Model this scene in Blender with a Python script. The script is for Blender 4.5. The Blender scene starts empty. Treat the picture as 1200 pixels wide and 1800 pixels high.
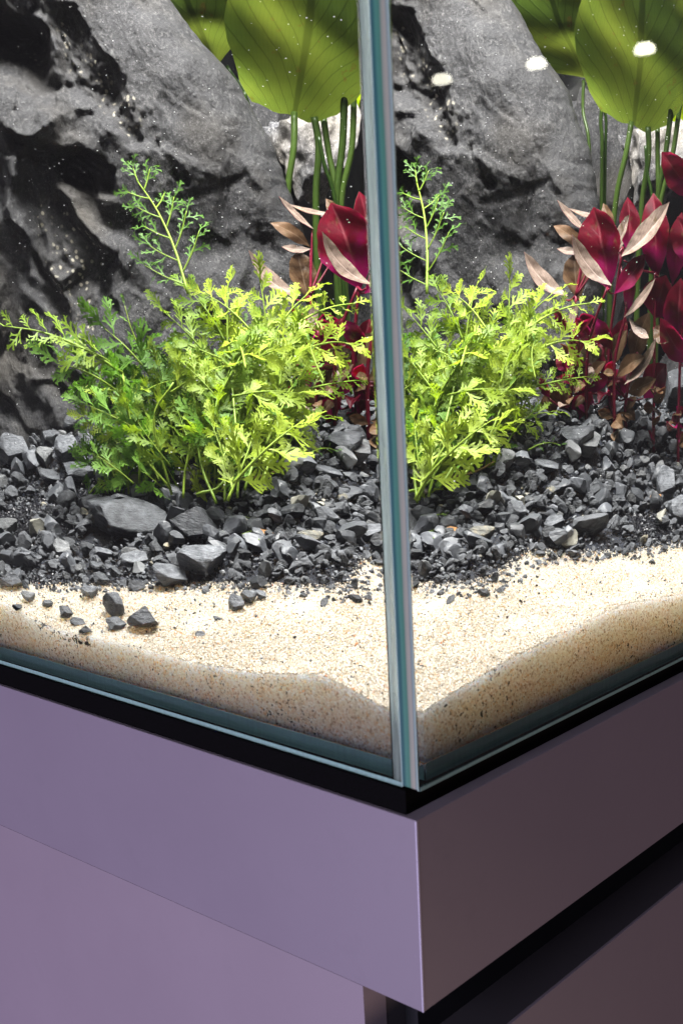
import bpy, bmesh, math, random
import numpy as np
from mathutils import Vector, Matrix, noise

random.seed(11); np.random.seed(11)
scn = bpy.context.scene
MMU = 0.001                      # all tables below are in millimetres

# ------------------------------------------------------------------ camera
cam_d = bpy.data.cameras.new("camera")
cam = bpy.data.objects.new("camera", cam_d); scn.collection.objects.link(cam)
_r = Vector((0.82066381, 0.57141094, -0.00066975)); _u = Vector((-0.16362441, 0.23612105, 0.95784858))
_b = _r.cross(_u)
cam.matrix_world = Matrix(((_r.x, _u.x, _b.x, 0.38982042), (_r.y, _u.y, _b.y, -0.43005284), (_r.z, _u.z, _b.z, 0.25452321), (0, 0, 0, 1)))
cam_d.sensor_fit = 'HORIZONTAL'; cam_d.sensor_width = 36.0
cam_d.lens = 60.7909; cam_d.shift_x = -0.31373; cam_d.shift_y = 0.19882
cam_d.clip_start = 0.02; cam_d.clip_end = 100
cam_d.dof.use_dof = True; cam_d.dof.focus_distance = 0.86; cam_d.dof.aperture_fstop = 60.79 / 3.6
scn.camera = cam

# ------------------------------------------------------------------ world, lamps, exposure
w = bpy.data.worlds.new("World"); scn.world = w; w.use_nodes = True
w.node_tree.nodes["Background"].inputs[0].default_value = (0.62, 0.58, 0.66, 1)
w.node_tree.nodes["Background"].inputs[1].default_value = 0.07

def area(name, loc, target, sx, sy, power, color, shape='RECTANGLE'):
    l = bpy.data.lights.new(name, 'AREA'); l.shape = shape; l.size = sx; l.size_y = sy
    l.energy = power; l.color = color
    o = bpy.data.objects.new(name, l); scn.collection.objects.link(o); o.location = loc
    o.rotation_euler = (Vector(target) - Vector(loc)).to_track_quat('-Z', 'Y').to_euler()
    return o
# aquarium light bar above the planting (inside the tank, out of the frame)
area("aquarium_light", (-0.27, 0.27, 0.96), (-0.29, 0.31, 0), 0.50, 0.17, 86.0, (1.0, 0.98, 0.95))
area("fill_light_front", (0.45, -2.2, 0.8), (-0.10, 0.0, 0.02), 1.1, 1.1, 30, (0.95, 0.93, 1.0))  # added fill light behind the camera to brighten the sand face
# the room: a violet light to the left front, a dim warm one to the right
area("room_light_violet", (-0.65, -1.9, -0.85), (-0.30, 0, -0.30), 1.2, 1.2, 33, (0.80, 0.70, 1.0))
area("room_light_warm", (2.2, 1.3, -1.7), (0, 0.35, -0.4), 0.8, 0.8, 15, (1.0, 0.66, 0.56))

scn.view_settings.view_transform = 'Standard'; scn.view_settings.look = 'None'
scn.view_settings.exposure = 0.0; scn.view_settings.gamma = 1.0
scn.render.engine = 'CYCLES'
cy = scn.cycles
cy.max_bounces = 14; cy.transmission_bounces = 14; cy.diffuse_bounces = 3; cy.glossy_bounces = 5
cy.transparent_max_bounces = 6; cy.volume_bounces = 0
cy.caustics_reflective = False; cy.caustics_refractive = True
cy.sample_clamp_indirect = 3.0; cy.use_denoising = True; cy.blur_glossy = 0.5
scn.unit_settings.length_unit = 'MILLIMETERS'

# tables (millimetres)
FP=[(0,44),(60,53),(110,64),(135,72),(160,83),(200,94),(225,110),(265,140),(300,156),(400,166),(1200,175)]
CL=[(-1200,46),(-404,46),(-336,35),(-271,38),(-195,37),(-132,41),(-79,50),(-52,45),(-27,39),(0,38)]
CR=[(0,38),(20,43),(65,47),(92,51),(152,54),(185,56),(220,57),(300,48),(1200,50)]
BL=[(-1200,45),(-600,48),(-440,42),(-350,74),(-280,103),(-180,128),(0,132)]
BR=[(0,132),(180,132),(230,150),(320,118),(400,105),(1200,100)]
STONES=[((-378.9, 187.4, 98.4), 42.8, 32.1, 16.2, 'smooth', 'dark', 'boulder', 'largest smooth charcoal boulder, low and oval, at the left foot of the green fern'), ((-384.3, 188.4, 110.9), 12.1, 9.0, 3.9, 'flat', 'grey', 'stone', 'small flat chip lying on top of the smooth oval charcoal boulder'), ((-305.8, 187.1, 98.4), 24.3, 22.4, 16.3, 'rough', 'grey', 'boulder', 'rough grey boulder just right of the smooth oval one, below the fern'), ((-472.7, 241.9, 120.0), 21.9, 16.5, 9.5, 'flat', 'grey', 'stone', 'flat grey slate slab with a black underside left of the fern'), ((-501.0, 260.6, 136.7), 14.5, 17.3, 13.0, 'flat', 'grey', 'stone', 'upright grey slate piece leaning on the big rock above the flat slab'), ((-523.6, 251.9, 128.2), 9.7, 11.4, 10.5, 'rough', 'pale', 'stone', 'pale upright stone left of the leaning slate piece'), ((-507.8, 236.6, 115.0), 11.3, 10.5, 7.7, 'rough', 'dark', 'stone', 'dark stone under the pale upright stone'), ((-533.3, 272.4, 142.7), 9.7, 11.9, 9.0, 'flat', 'dark', 'stone', 'black triangular stone tight against the base of the big rock'), ((-463.5, 208.3, 100.0), 11.1, 12.7, 10.2, 'smooth', 'dark', 'stone', 'round smooth dark stone left of the oval boulder'), ((-438.0, 211.2, 100.1), 15.7, 11.7, 9.1, 'smooth', 'dark', 'stone', 'smooth domed dark stone touching the upper left of the oval boulder'), ((-566.6, 254.3, 133.1), 17.7, 18.0, 14.7, 'rough', 'grey', 'stone', 'large grey stone at the left border beneath the big rock'), ((-267.4, 143.1, 79.6), 21.7, 18.9, 12.8, 'rough', 'grey', 'stone', 'wide layered slate stone at the gravel border below the rough boulder'), ((-286.0, 118.6, 70.2), 15.5, 14.3, 10.4, 'rough', 'grey', 'stone', 'blocky slate stone with a brown underside at the edge of the sand'), ((-300.2, 55.4, 54.8), 10.1, 12.6, 10.1, 'smooth', 'grey', 'stone', 'tall grey stone lying on the sand behind a small wedge stone'), ((-260.6, 44.0, 52.0), 14.5, 13.3, 9.7, 'rough', 'grey', 'stone', 'angular dark stone lying alone on the sand nearest the left pane'), ((-285.0, 34.4, 45.4), 10.5, 8.2, 4.8, 'rough', 'dark', 'stone', 'low wedge stone on the sand just in front of the tall grey one'), ((-207.3, 100.6, 63.6), 7.1, 7.6, 6.4, 'rough', 'grey', 'stone', 'left stone of the trio half buried in sand below the gravel'), ((-203.8, 114.8, 66.1), 7.1, 6.9, 5.3, 'rough', 'grey', 'stone', 'middle stone of the trio half buried in sand below the gravel'), ((-198.7, 123.3, 67.3), 4.4, 4.8, 4.2, 'rough', 'grey', 'stone', 'right and smallest stone of the trio half buried in sand'), ((-133.2, 152.7, 69.8), 6.2, 4.7, 3.3, 'smooth', 'dark', 'stone', 'small dark stone alone on the sand beside the corner seam'), ((-131.6, 167.6, 68.8), 4.1, 3.7, 2.8, 'flat', 'grey', 'stone', 'tiny grey flat stone touching the small dark one near the seam'), ((-210.4, 78.3, 55.2), 4.9, 3.7, 1.7, 'flat', 'grey', 'stone', 'thin slate chip lying on bare sand right of the angular stone'), ((-210.4, 52.5, 48.6), 5.0, 3.7, 2.0, 'flat', 'grey', 'stone', 'small slate chip on bare sand, lowest of the chips left of centre'), ((-202.7, 202.9, 96.2), 11.0, 9.9, 7.1, 'rough', 'tan', 'stone', 'pale tan grey blocky stone in the middle of the gravel'), ((-246.1, 206.0, 94.8), 8.2, 6.2, 3.8, 'flat', 'orange', 'stone', 'rusty orange flat stone among dark gravel'), ((-239.2, 279.4, 112.9), 4.3, 3.3, 2.0, 'smooth', 'white', 'pebble', 'tiny white pebble on the dark gravel below the fern'), ((-224.6, 204.0, 96.3), 6.7, 7.6, 6.8, 'rough', 'dark', 'stone', 'upright dark stone between the orange and the tan ones'), ((-218.5, 250.9, 104.4), 11.3, 11.3, 9.0, 'rough', 'grey', 'stone', 'wedge shaped grey stone right above the tan one'), ((-193.0, 275.3, 93.8), 12.1, 9.8, 7.4, 'flat', 'grey', 'stone', 'flat grey slate stone beside the corner seam in the gravel'), ((-269.9, 365.9, 144.2), 18.2, 17.7, 13.8, 'rough', 'grey', 'stone', 'largest pyramid shaped grey stone on the gravel behind the fern'), ((-265.3, 377.1, 141.0), 12.2, 15.3, 14.7, 'rough', 'pale', 'stone', 'pale slab leaning on the right side of the pyramid shaped stone'), ((-174.1, 298.0, 90.2), 24.8, 18.6, 9.7, 'flat', 'grey', 'stone', 'long flat slate stone on the gravel left of the black sand patch'), ((-224.0, 352.7, 108.3), 12.2, 12.5, 10.3, 'rough', 'dark', 'stone', 'dark pointed stone on the gravel above the long flat slate'), ((-161.3, 421.7, 87.6), 19.9, 17.0, 13.6, 'smooth', 'grey', 'stone', 'smooth round grey stone at the right border above the sand'), ((-205.2, 435.8, 104.1), 13.2, 17.4, 17.3, 'rough', 'grey', 'stone', 'tall grey stone at the right above the smooth round one'), ((-196.7, 413.3, 93.7), 6.8, 7.1, 6.0, 'rough', 'orange', 'stone', 'small yellowish stone beside the black sand patch at right'), ((-257.3, 316.3, 129.9), 12.5, 10.5, 6.8, 'rough', 'grey', 'stone', 'grey stone below the pyramid shaped stone seen through the right pane'), ((-309.1, 540.7, 173.2), 22.3, 27.9, 26.8, 'rough', 'dark', 'stone', 'large dark stone rising behind the gravel at the right border'), ((-311.1, 437.3, 163.3), 14.1, 14.8, 11.1, 'flat', 'dark', 'stone', 'dark stone at the foot of the red plants'), ((-406.1, 108.2, 64.7), 13.1, 9.9, 5.7, 'smooth', 'grey', 'stone', 'smooth oval grey stone between black sand and pale sand'), ((-418.9, 135.3, 73.5), 10.4, 10.1, 7.9, 'rough', 'pale', 'stone', 'pale chunky stone on the black sand at left'), ((-498.6, 149.3, 79.3), 12.9, 12.3, 9.4, 'rough', 'pale', 'stone', 'pale rough stone at the left border on black sand'), ((-334.6, 135.6, 73.8), 13.1, 11.1, 8.3, 'flat', 'grey', 'stone', 'slanted slate plate right below the smooth oval boulder'), ((-374.6, 137.5, 73.4), 13.6, 10.2, 6.7, 'flat', 'grey', 'stone', 'flat slate piece below the left end of the smooth oval boulder'), ((-417.9, 51.1, 57.0), 13.2, 12.3, 9.2, 'rough', 'grey', 'stone', 'grey stone at the left border where gravel meets pale sand'), ((-341.4, 34.9, 44.9), 8.0, 7.5, 5.5, 'rough', 'grey', 'stone', 'grey chip with an ochre edge on the sand at left'), ((-325.8, 31.1, 41.9), 7.9, 5.9, 3.1, 'flat', 'grey', 'stone', 'small flat dark chip on the sand below the ochre edged one'), ((-339.3, 72.0, 56.1), 8.8, 7.8, 5.4, 'rough', 'grey', 'stone', 'broken grey chip on the sand above the tall grey stone'), ((-384.1, 14.3, 45.0), 5.6, 4.2, 3.0, 'flat', 'dark', 'stone', 'dark flat chip on the sand near the left border, below a pale one'), ((-366.1, 38.6, 47.6), 6.5, 5.7, 3.9, 'rough', 'grey', 'stone', 'grey chip on the sand right of the small pale one'), ((-306.6, 18.1, 40.0), 6.7, 5.7, 3.7, 'rough', 'dark', 'stone', 'dark chip at the foot of the slope left of the low wedge stone'), ((-344.4, 95.5, 62.1), 9.3, 8.3, 5.8, 'rough', 'dark', 'stone', 'dark block at the gravel edge above the tall grey stone'), ((-308.2, 99.5, 62.2), 8.9, 6.7, 4.8, 'flat', 'grey', 'stone', 'flat grey chip at the gravel edge left of the blocky stone'), ((-385.4, 35.4, 50.2), 7.3, 6.7, 4.9, 'rough', 'pale', 'stone', 'small pale chip on the sand at far left')]
ROCKF=[('pit', [(-300.4, 479.9), (-254.3, 473.4), (-239.8, 462.4), (-229.3, 440.0), (-224.5, 425.7), (-230.1, 416.4), (-249.7, 410.9), (-281.0, 413.2), (-313.8, 412.2)], 14, 62), ('pit', [(-240.0, 361.2), (-229.3, 369.6), (-214.5, 371.1), (-190.0, 364.0), (-181.9, 356.3), (-182.4, 337.0), (-195.9, 339.3), (-213.9, 340.3), (-232.8, 346.1)], 7, 34), ('line', [(-223.6, 479.8), (-215.2, 463.8), (-202.8, 447.6), (-192.8, 431.3), (-182.8, 414.8), (-167.6, 399.0)], 15, 16), ('line', [(-177.4, 400.3), (-170.1, 392.0), (-160.8, 375.2)], 7, 9), ('line', [(-136.2, 353.8), (-130.9, 348.3), (-124.7, 342.2)], 2.5, 6), ('line', [(-121.6, 351.6), (-126.3, 344.8)], 3, 9), ('line', [(-148.6, 373.8), (-143.6, 374.6)], 4, 6), ('line', [(-219.8, 429.7), (-203.1, 413.1)], 3, 5), ('line', [(-242.9, 349.2), (-225.3, 333.0), (-212.4, 313.3), (-195.9, 288.9)], 8, -19), ('line', [(-256.9, 399.4), (-230.5, 401.1), (-224.5, 419.6)], 11, -14), ('line', [(-228.0, 401.0), (-254.4, 382.6), (-275.0, 361.6), (-283.0, 340.1)], 9, -17), ('line', [(-223.8, 423.6), (-229.2, 456.1), (-243.5, 476.3)], 8, -18), ('line', [(-269.3, 357.2), (-269.3, 331.2), (-262.2, 282.4), (-250.5, 250.6)], 7, 7), ('line', [(-195.9, 288.9), (-209.0, 259.7), (-195.4, 241.5)], 5, 8), ('line', [(-278.6, 300.4), (-278.1, 268.9), (-252.6, 255.2), (-250.4, 232.2), (-271.6, 199.4), (-287.8, 165.8)], 6, 6), ('poly', [(-256.7, 335.5), (-230.9, 330.9), (-208.4, 304.5), (-200.9, 282.2), (-216.4, 264.2), (-217.8, 232.2), (-251.7, 222.9), (-262.9, 259.8), (-269.7, 304.8)], 10, 7), ('poly', [(-183.4, 317.5), (-122.6, 343.1), (-77.4, 355.6), (-33.5, 303.8), (-42.0, 176.7), (-181.5, 176.2)], 20, 8), ('line', [(-138.4, 334.6), (-98.1, 342.9), (-72.5, 355.5)], 3, 2), ('line', [(-149.7, 474.4), (-112.4, 430.2), (-74.4, 384.9)], 26, -8), ('line', [(-81.9, 250.6), (-74.7, 277.5), (-66.0, 321.3)], 6, 4)]
FRONDS=[((-337.9, 250.2, 261.0), (-409.5, 285.1, 352.7), 'plume', 1), ((-400.6, 230.0, 202.9), (-473.7, 153.2, 241.5), 'long', 2), ((-406.1, 226.1, 209.2), (-426.1, 193.4, 226.3), 'frond', 2), ((-401.0, 223.6, 188.2), (-437.8, 178.9, 207.5), 'frond', 2), ((-379.6, 257.3, 187.7), (-423.7, 238.1, 238.3), 'frond', 2), ((-393.9, 259.4, 208.7), (-408.0, 255.5, 254.3), 'thin', 2), ((-321.7, 274.1, 226.5), (-354.3, 269.3, 265.2), 'frond', 1), ((-320.1, 275.2, 222.4), (-328.3, 293.9, 267.3), 'frond', 1), ((-329.9, 256.0, 218.5), (-362.3, 245.1, 249.0), 'frond', 1), ((-304.1, 286.7, 234.8), (-346.1, 281.2, 259.1), 'frond', 1), ((-304.9, 310.7, 222.0), (-314.2, 318.8, 270.6), 'frond', 1), ((-290.9, 320.7, 234.5), (-257.7, 375.1, 250.4), 'long', 1), ((-284.3, 325.4, 217.9), (-256.1, 370.1, 224.5), 'frond', 1), ((-284.1, 313.2, 188.9), (-252.9, 366.3, 202.7), 'long', 1), ((-305.1, 310.5, 217.8), (-285.5, 349.1, 259.1), 'frond', 1), ((-264.0, 180.1, 120.1), (-261.1, 219.1, 171.7), 'frond', 1), ((-262.4, 187.4, 131.7), (-228.2, 230.2, 172.8), 'frond', 1), ((-268.5, 189.2, 139.2), (-288.8, 199.3, 173.4), 'frond', 1), ((-394.7, 209.6, 159.1), (-414.6, 183.1, 170.1), 'frond', 2), ((-378.3, 221.4, 159.4), (-411.1, 185.6, 182.9), 'frond', 2), ((-375.7, 198.6, 122.2), (-404.5, 178.1, 147.4), 'frond', 2), ((-348.1, 218.4, 135.7), (-370.6, 202.3, 177.6), 'frond', 2), ((-311.1, 257.1, 186.0), (-339.2, 249.3, 222.6), 'frond', 1), ((-280.2, 291.4, 160.5), (-262.3, 328.8, 169.9), 'frond', 1), ((-265.9, 301.7, 143.7), (-253.8, 334.9, 146.3), 'thin', 1), ((-349.6, 229.6, 189.9), (-311.3, 256.9, 210.7), 'frond', 1), ((-309.7, 229.2, 162.2), (-301.1, 253.4, 214.1), 'frond', 1), ((-293.0, 239.8, 151.6), (-309.5, 262.5, 180.6), 'thin', 1), ((-324.4, 241.4, 188.6), (-346.0, 273.7, 221.0), 'frond', 1), ((-292.6, 311.3, 186.4), (-305.1, 340.5, 224.6), 'frond', 1), ((-271.2, 299.3, 180.9), (-261.4, 310.3, 217.6), 'thin', 1), ((-272.1, 269.4, 160.3), (-291.9, 301.9, 166.8), 'frond', 1), ((-319.1, 219.3, 139.6), (-340.6, 229.1, 174.3), 'frond', 1), ((-304.7, 235.0, 187.5), (-294.5, 267.6, 230.1), 'frond', 1), ((-293.1, 293.3, 157.6), (-290.0, 318.8, 197.7), 'frond', 1), ((-308.3, 235.1, 189.5), (-339.8, 231.5, 214.0), 'frond', 1), ((-329.9, 281.1, 156.5), (-313.2, 239.5, 161.9), 'thin', 1), ((-315.6, 275.8, 131.2), (-290.6, 227.6, 149.8), 'frond', 1), ((-280.6, 281.1, 189.8), (-288.4, 321.0, 235.1), 'frond', 1), ((-298.1, 292.0, 194.1), (-332.3, 271.4, 217.4), 'thin', 1), ((-258.5, 231.9, 156.8), (-260.1, 277.6, 196.7), 'thin', 1), ((-290.6, 259.6, 128.4), (-321.6, 246.6, 167.0), 'frond', 1), ((-300.7, 281.2, 148.8), (-305.9, 303.3, 186.2), 'frond', 1), ((-335.7, 277.2, 140.9), (-364.2, 250.6, 183.3), 'frond', 1), ((-330.3, 253.7, 139.4), (-317.6, 258.9, 186.8), 'thin', 1), ((-289.3, 290.2, 150.2), (-281.7, 281.1, 187.4), 'frond', 1), ((-312.2, 252.3, 137.4), (-324.4, 270.3, 181.1), 'frond', 1), ((-307.9, 253.5, 177.0), (-332.9, 249.2, 209.2), 'frond', 1), ((-310.8, 267.1, 210.9), (-342.6, 245.9, 231.3), 'thin', 1), ((-302.9, 241.2, 143.3), (-324.4, 240.4, 189.9), 'frond', 1), ((-275.4, 315.4, 174.9), (-287.0, 300.4, 210.2), 'frond', 1), ((-239.9, 292.0, 198.9), (-258.0, 306.7, 230.6), 'thin', 1), ((-293.6, 258.1, 214.5), (-303.4, 289.1, 236.1), 'thin', 1), ((-317.8, 281.8, 194.0), (-324.3, 296.8, 241.1), 'frond', 1), ((-283.4, 276.2, 179.3), (-293.8, 295.0, 210.7), 'frond', 1), ((-316.7, 306.1, 191.2), (-341.9, 318.9, 231.7), 'frond', 1), ((-306.4, 320.1, 178.8), (-313.2, 322.6, 231.4), 'frond', 1), ((-292.3, 285.4, 144.5), (-310.8, 283.7, 186.4), 'frond', 1), ((-341.5, 260.2, 136.1), (-294.3, 272.7, 154.0), 'thin', 1), ((-317.6, 237.0, 149.2), (-263.0, 250.5, 163.7), 'frond', 1), ((-280.1, 241.5, 208.9), (-316.7, 276.5, 232.6), 'frond', 1), ((-318.6, 256.0, 167.4), (-350.1, 256.7, 194.4), 'frond', 1), ((-331.7, 264.1, 147.4), (-284.3, 269.0, 161.5), 'thin', 1), ((-316.3, 324.6, 193.4), (-316.0, 264.3, 197.5), 'frond', 1), ((-286.9, 296.9, 172.6), (-279.0, 309.3, 229.8), 'frond', 1), ((-303.5, 226.5, 175.2), (-314.8, 252.9, 200.2), 'frond', 1), ((-335.4, 265.3, 163.4), (-369.8, 281.5, 207.3), 'frond', 1), ((-322.9, 322.2, 203.5), (-330.1, 340.9, 247.4), 'frond', 1), ((-270.1, 270.2, 134.8), (-268.7, 313.8, 170.0), 'thin', 1), ((-304.5, 259.7, 139.5), (-261.7, 272.2, 169.0), 'frond', 1), ((-317.0, 300.3, 216.4), (-350.5, 311.0, 235.8), 'frond', 1), ((-272.7, 276.8, 194.5), (-278.6, 309.0, 238.0), 'frond', 1), ((-280.2, 232.0, 146.4), (-298.8, 219.7, 180.4), 'frond', 1), ((-329.7, 271.7, 159.0), (-327.2, 285.6, 200.9), 'frond', 1), ((-321.0, 245.7, 144.7), (-309.4, 208.3, 170.6), 'frond', 1), ((-267.6, 242.1, 132.9), (-311.8, 214.4, 164.9), 'frond', 1), ((-280.0, 322.9, 190.9), (-283.2, 324.7, 240.4), 'thin', 1), ((-326.8, 242.4, 143.6), (-310.8, 210.2, 160.8), 'frond', 1), ((-329.8, 248.1, 152.1), (-341.9, 246.6, 212.0), 'frond', 1), ((-314.8, 268.6, 188.7), (-348.1, 284.0, 219.2), 'frond', 1), ((-351.5, 253.6, 192.4), (-381.1, 286.5, 227.1), 'thin', 1), ((-282.8, 297.6, 148.6), (-290.4, 309.1, 196.6), 'frond', 1), ((-296.3, 283.0, 180.1), (-300.2, 281.7, 219.4), 'frond', 1), ((-318.2, 250.2, 148.2), (-306.0, 234.2, 186.2), 'frond', 1), ((-337.6, 233.3, 116.3), (-305.6, 236.5, 159.6), 'frond', 1), ((-304.1, 286.5, 212.6), (-268.3, 305.7, 224.9), 'frond', 1), ((-296.1, 291.6, 182.2), (-308.8, 282.4, 219.5), 'frond', 1), ((-365.4, 259.1, 182.2), (-350.8, 287.2, 210.8), 'frond', 1), ((-344.6, 261.5, 203.7), (-352.5, 293.0, 229.4), 'frond', 1), ((-329.2, 235.8, 181.2), (-348.1, 267.4, 211.7), 'frond', 1), ((-307.2, 336.2, 211.4), (-307.1, 319.0, 246.7), 'thin', 1), ((-304.7, 276.4, 159.4), (-310.2, 278.9, 214.6), 'frond', 1), ((-317.1, 253.8, 148.5), (-352.4, 263.1, 178.5), 'frond', 1), ((-337.7, 241.2, 124.4), (-354.8, 231.6, 174.1), 'frond', 1), ((-259.7, 266.9, 143.1), (-277.4, 248.1, 175.6), 'thin', 1), ((-284.4, 267.7, 116.5), (-270.1, 257.1, 167.0), 'frond', 1), ((-288.3, 272.4, 155.2), (-313.2, 288.2, 203.1), 'frond', 1), ((-326.4, 279.1, 167.6), (-365.8, 271.2, 212.2), 'frond', 1), ((-291.4, 235.5, 188.9), (-248.5, 270.7, 192.1), 'frond', 1), ((-355.4, 336.1, 220.2), (-303.5, 352.1, 245.8), 'frond', 1), ((-315.4, 249.1, 139.9), (-284.5, 246.4, 175.2), 'frond', 1), ((-288.0, 291.8, 162.3), (-314.9, 314.4, 213.2), 'thin', 1), ((-332.5, 249.5, 168.2), (-344.7, 247.6, 211.6), 'frond', 1), ((-310.9, 252.3, 190.2), (-277.9, 272.4, 222.4), 'frond', 1), ((-302.4, 273.6, 204.1), (-322.2, 309.1, 238.6), 'thin', 1), ((-286.4, 267.8, 169.0), (-261.5, 294.4, 208.2), 'frond', 1), ((-312.8, 233.9, 145.7), (-298.0, 272.2, 189.3), 'frond', 1), ((-310.9, 234.7, 118.8), (-322.5, 265.3, 168.3), 'frond', 1), ((-320.1, 231.3, 100.7), (-310.5, 229.1, 154.5), 'frond', 1), ((-276.0, 286.7, 187.2), (-293.0, 315.4, 228.8), 'frond', 1), ((-389.0, 244.4, 170.5), (-406.3, 208.0, 189.5), 'frond', 2), ((-377.3, 235.3, 118.3), (-375.1, 216.1, 171.4), 'frond', 2), ((-398.7, 207.6, 116.4), (-423.4, 222.2, 146.7), 'frond', 2), ((-367.5, 250.5, 103.3), (-371.8, 206.4, 132.1), 'frond', 2), ((-369.2, 228.5, 151.3), (-393.7, 233.0, 191.2), 'frond', 2), ((-378.2, 255.1, 164.0), (-378.9, 264.2, 201.7), 'frond', 2), ((-412.2, 253.6, 121.5), (-388.2, 268.2, 154.4), 'frond', 2), ((-414.3, 261.1, 214.9), (-369.3, 254.9, 223.7), 'frond', 2), ((-409.0, 257.6, 148.7), (-403.7, 224.8, 172.8), 'thin', 2), ((-415.3, 263.2, 172.6), (-403.0, 222.2, 201.5), 'frond', 2), ((-405.0, 215.8, 168.6), (-385.8, 251.8, 202.6), 'frond', 2), ((-403.2, 250.6, 112.8), (-410.0, 261.2, 151.3), 'frond', 2), ((-363.5, 220.3, 123.7), (-388.2, 230.5, 159.7), 'frond', 2), ((-380.9, 299.6, 170.4), (-396.3, 288.5, 205.2), 'frond', 2), ((-391.3, 263.4, 126.3), (-377.5, 277.2, 165.5), 'frond', 2), ((-369.3, 260.8, 172.1), (-374.4, 245.2, 210.9), 'frond', 2), ((-392.5, 266.3, 140.8), (-373.1, 269.6, 175.7), 'frond', 2), ((-395.8, 275.0, 99.9), (-403.7, 226.6, 123.5), 'frond', 2), ((-443.7, 256.3, 165.5), (-428.9, 253.3, 202.1), 'frond', 2), ((-436.8, 232.5, 124.3), (-427.3, 226.0, 166.0), 'frond', 2), ((-379.2, 260.5, 155.4), (-364.9, 270.0, 194.2), 'frond', 2), ((-403.0, 263.3, 148.0), (-402.4, 280.1, 187.1), 'frond', 2), ((-407.8, 244.2, 162.1), (-434.6, 220.1, 166.5), 'frond', 2), ((-373.5, 246.7, 125.5), (-413.6, 221.1, 137.2), 'thin', 2), ((-390.4, 251.2, 126.3), (-434.7, 219.9, 142.2), 'frond', 2), ((-398.9, 229.7, 165.4), (-392.1, 280.9, 171.4), 'frond', 2), ((-413.5, 265.3, 178.6), (-392.2, 284.2, 200.6), 'frond', 2), ((-379.9, 232.3, 189.3), (-345.5, 246.3, 197.4), 'frond', 2), ((-350.2, 232.7, 114.5), (-377.8, 235.5, 143.9), 'frond', 2), ((-406.9, 268.8, 150.3), (-390.9, 217.5, 132.2), 'frond', 2), ((-393.8, 228.6, 155.2), (-392.6, 214.8, 199.6), 'thin', 2), ((-398.1, 233.7, 108.9), (-363.4, 230.2, 140.9), 'thin', 2), ((-417.6, 255.2, 191.1), (-385.9, 234.3, 194.2), 'frond', 2), ((-397.1, 217.5, 110.9), (-404.4, 225.6, 166.6), 'frond', 2), ((-412.9, 267.2, 159.3), (-418.3, 267.3, 199.3), 'frond', 2), ((-468.7, 262.3, 162.4), (-432.1, 246.0, 203.9), 'frond', 2), ((-451.4, 259.3, 177.6), (-410.0, 249.4, 210.8), 'frond', 2), ((-391.0, 243.7, 134.4), (-404.4, 203.1, 171.2), 'thin', 2), ((-456.8, 224.1, 97.1), (-422.5, 223.7, 126.1), 'frond', 2), ((-392.8, 283.1, 139.0), (-387.8, 237.5, 162.0), 'frond', 2), ((-356.7, 248.0, 182.1), (-388.0, 253.4, 217.2), 'thin', 2), ((-387.0, 257.0, 150.2), (-345.5, 241.5, 186.6), 'frond', 2), ((-433.2, 214.8, 124.1), (-419.8, 199.3, 166.9), 'frond', 2), ((-412.6, 241.0, 155.6), (-388.1, 269.1, 196.9), 'frond', 2), ((-410.3, 248.6, 148.3), (-387.5, 239.6, 188.2), 'frond', 2), ((-356.5, 243.7, 108.8), (-365.7, 258.7, 163.8), 'thin', 2), ((-377.3, 258.9, 165.5), (-378.5, 279.9, 213.9), 'frond', 2), ((-415.2, 257.7, 128.8), (-387.0, 254.9, 167.6), 'frond', 2)]
FSTEMS=[((-263.3, 192.9, 121.1), (-272.5, 210.9, 149.5), (-316.5, 271.7, 222.6)), ((-274.6, 191.0, 118.3), (-288.6, 211.7, 140.2), (-330.2, 255.7, 214.4)), ((-263.8, 204.9, 126.2), (-271.7, 236.1, 151.9), (-300.4, 307.7, 218.0)), ((-289.2, 199.0, 114.3), (-315.8, 216.8, 146.3), (-342.5, 253.1, 218.4)), ((-258.0, 221.3, 129.4), (-269.4, 262.3, 158.7), (-298.0, 315.6, 209.4)), ((-349.0, 217.7, 114.1), (-360.3, 215.8, 169.1), (-344.0, 227.4, 197.6)), ((-329.2, 207.3, 114.4), (-332.5, 217.2, 132.6), (-332.9, 229.2, 152.9)), ((-377.7, 209.5, 121.2), (-375.4, 211.2, 147.2), (-376.2, 210.6, 160.0)), ((-355.5, 225.4, 117.3), (-383.1, 217.9, 150.7), (-400.6, 230.0, 202.9)), ((-305.2, 193.7, 119.6), (-291.6, 221.9, 135.1), (-310.3, 294.5, 226.4))]
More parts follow.
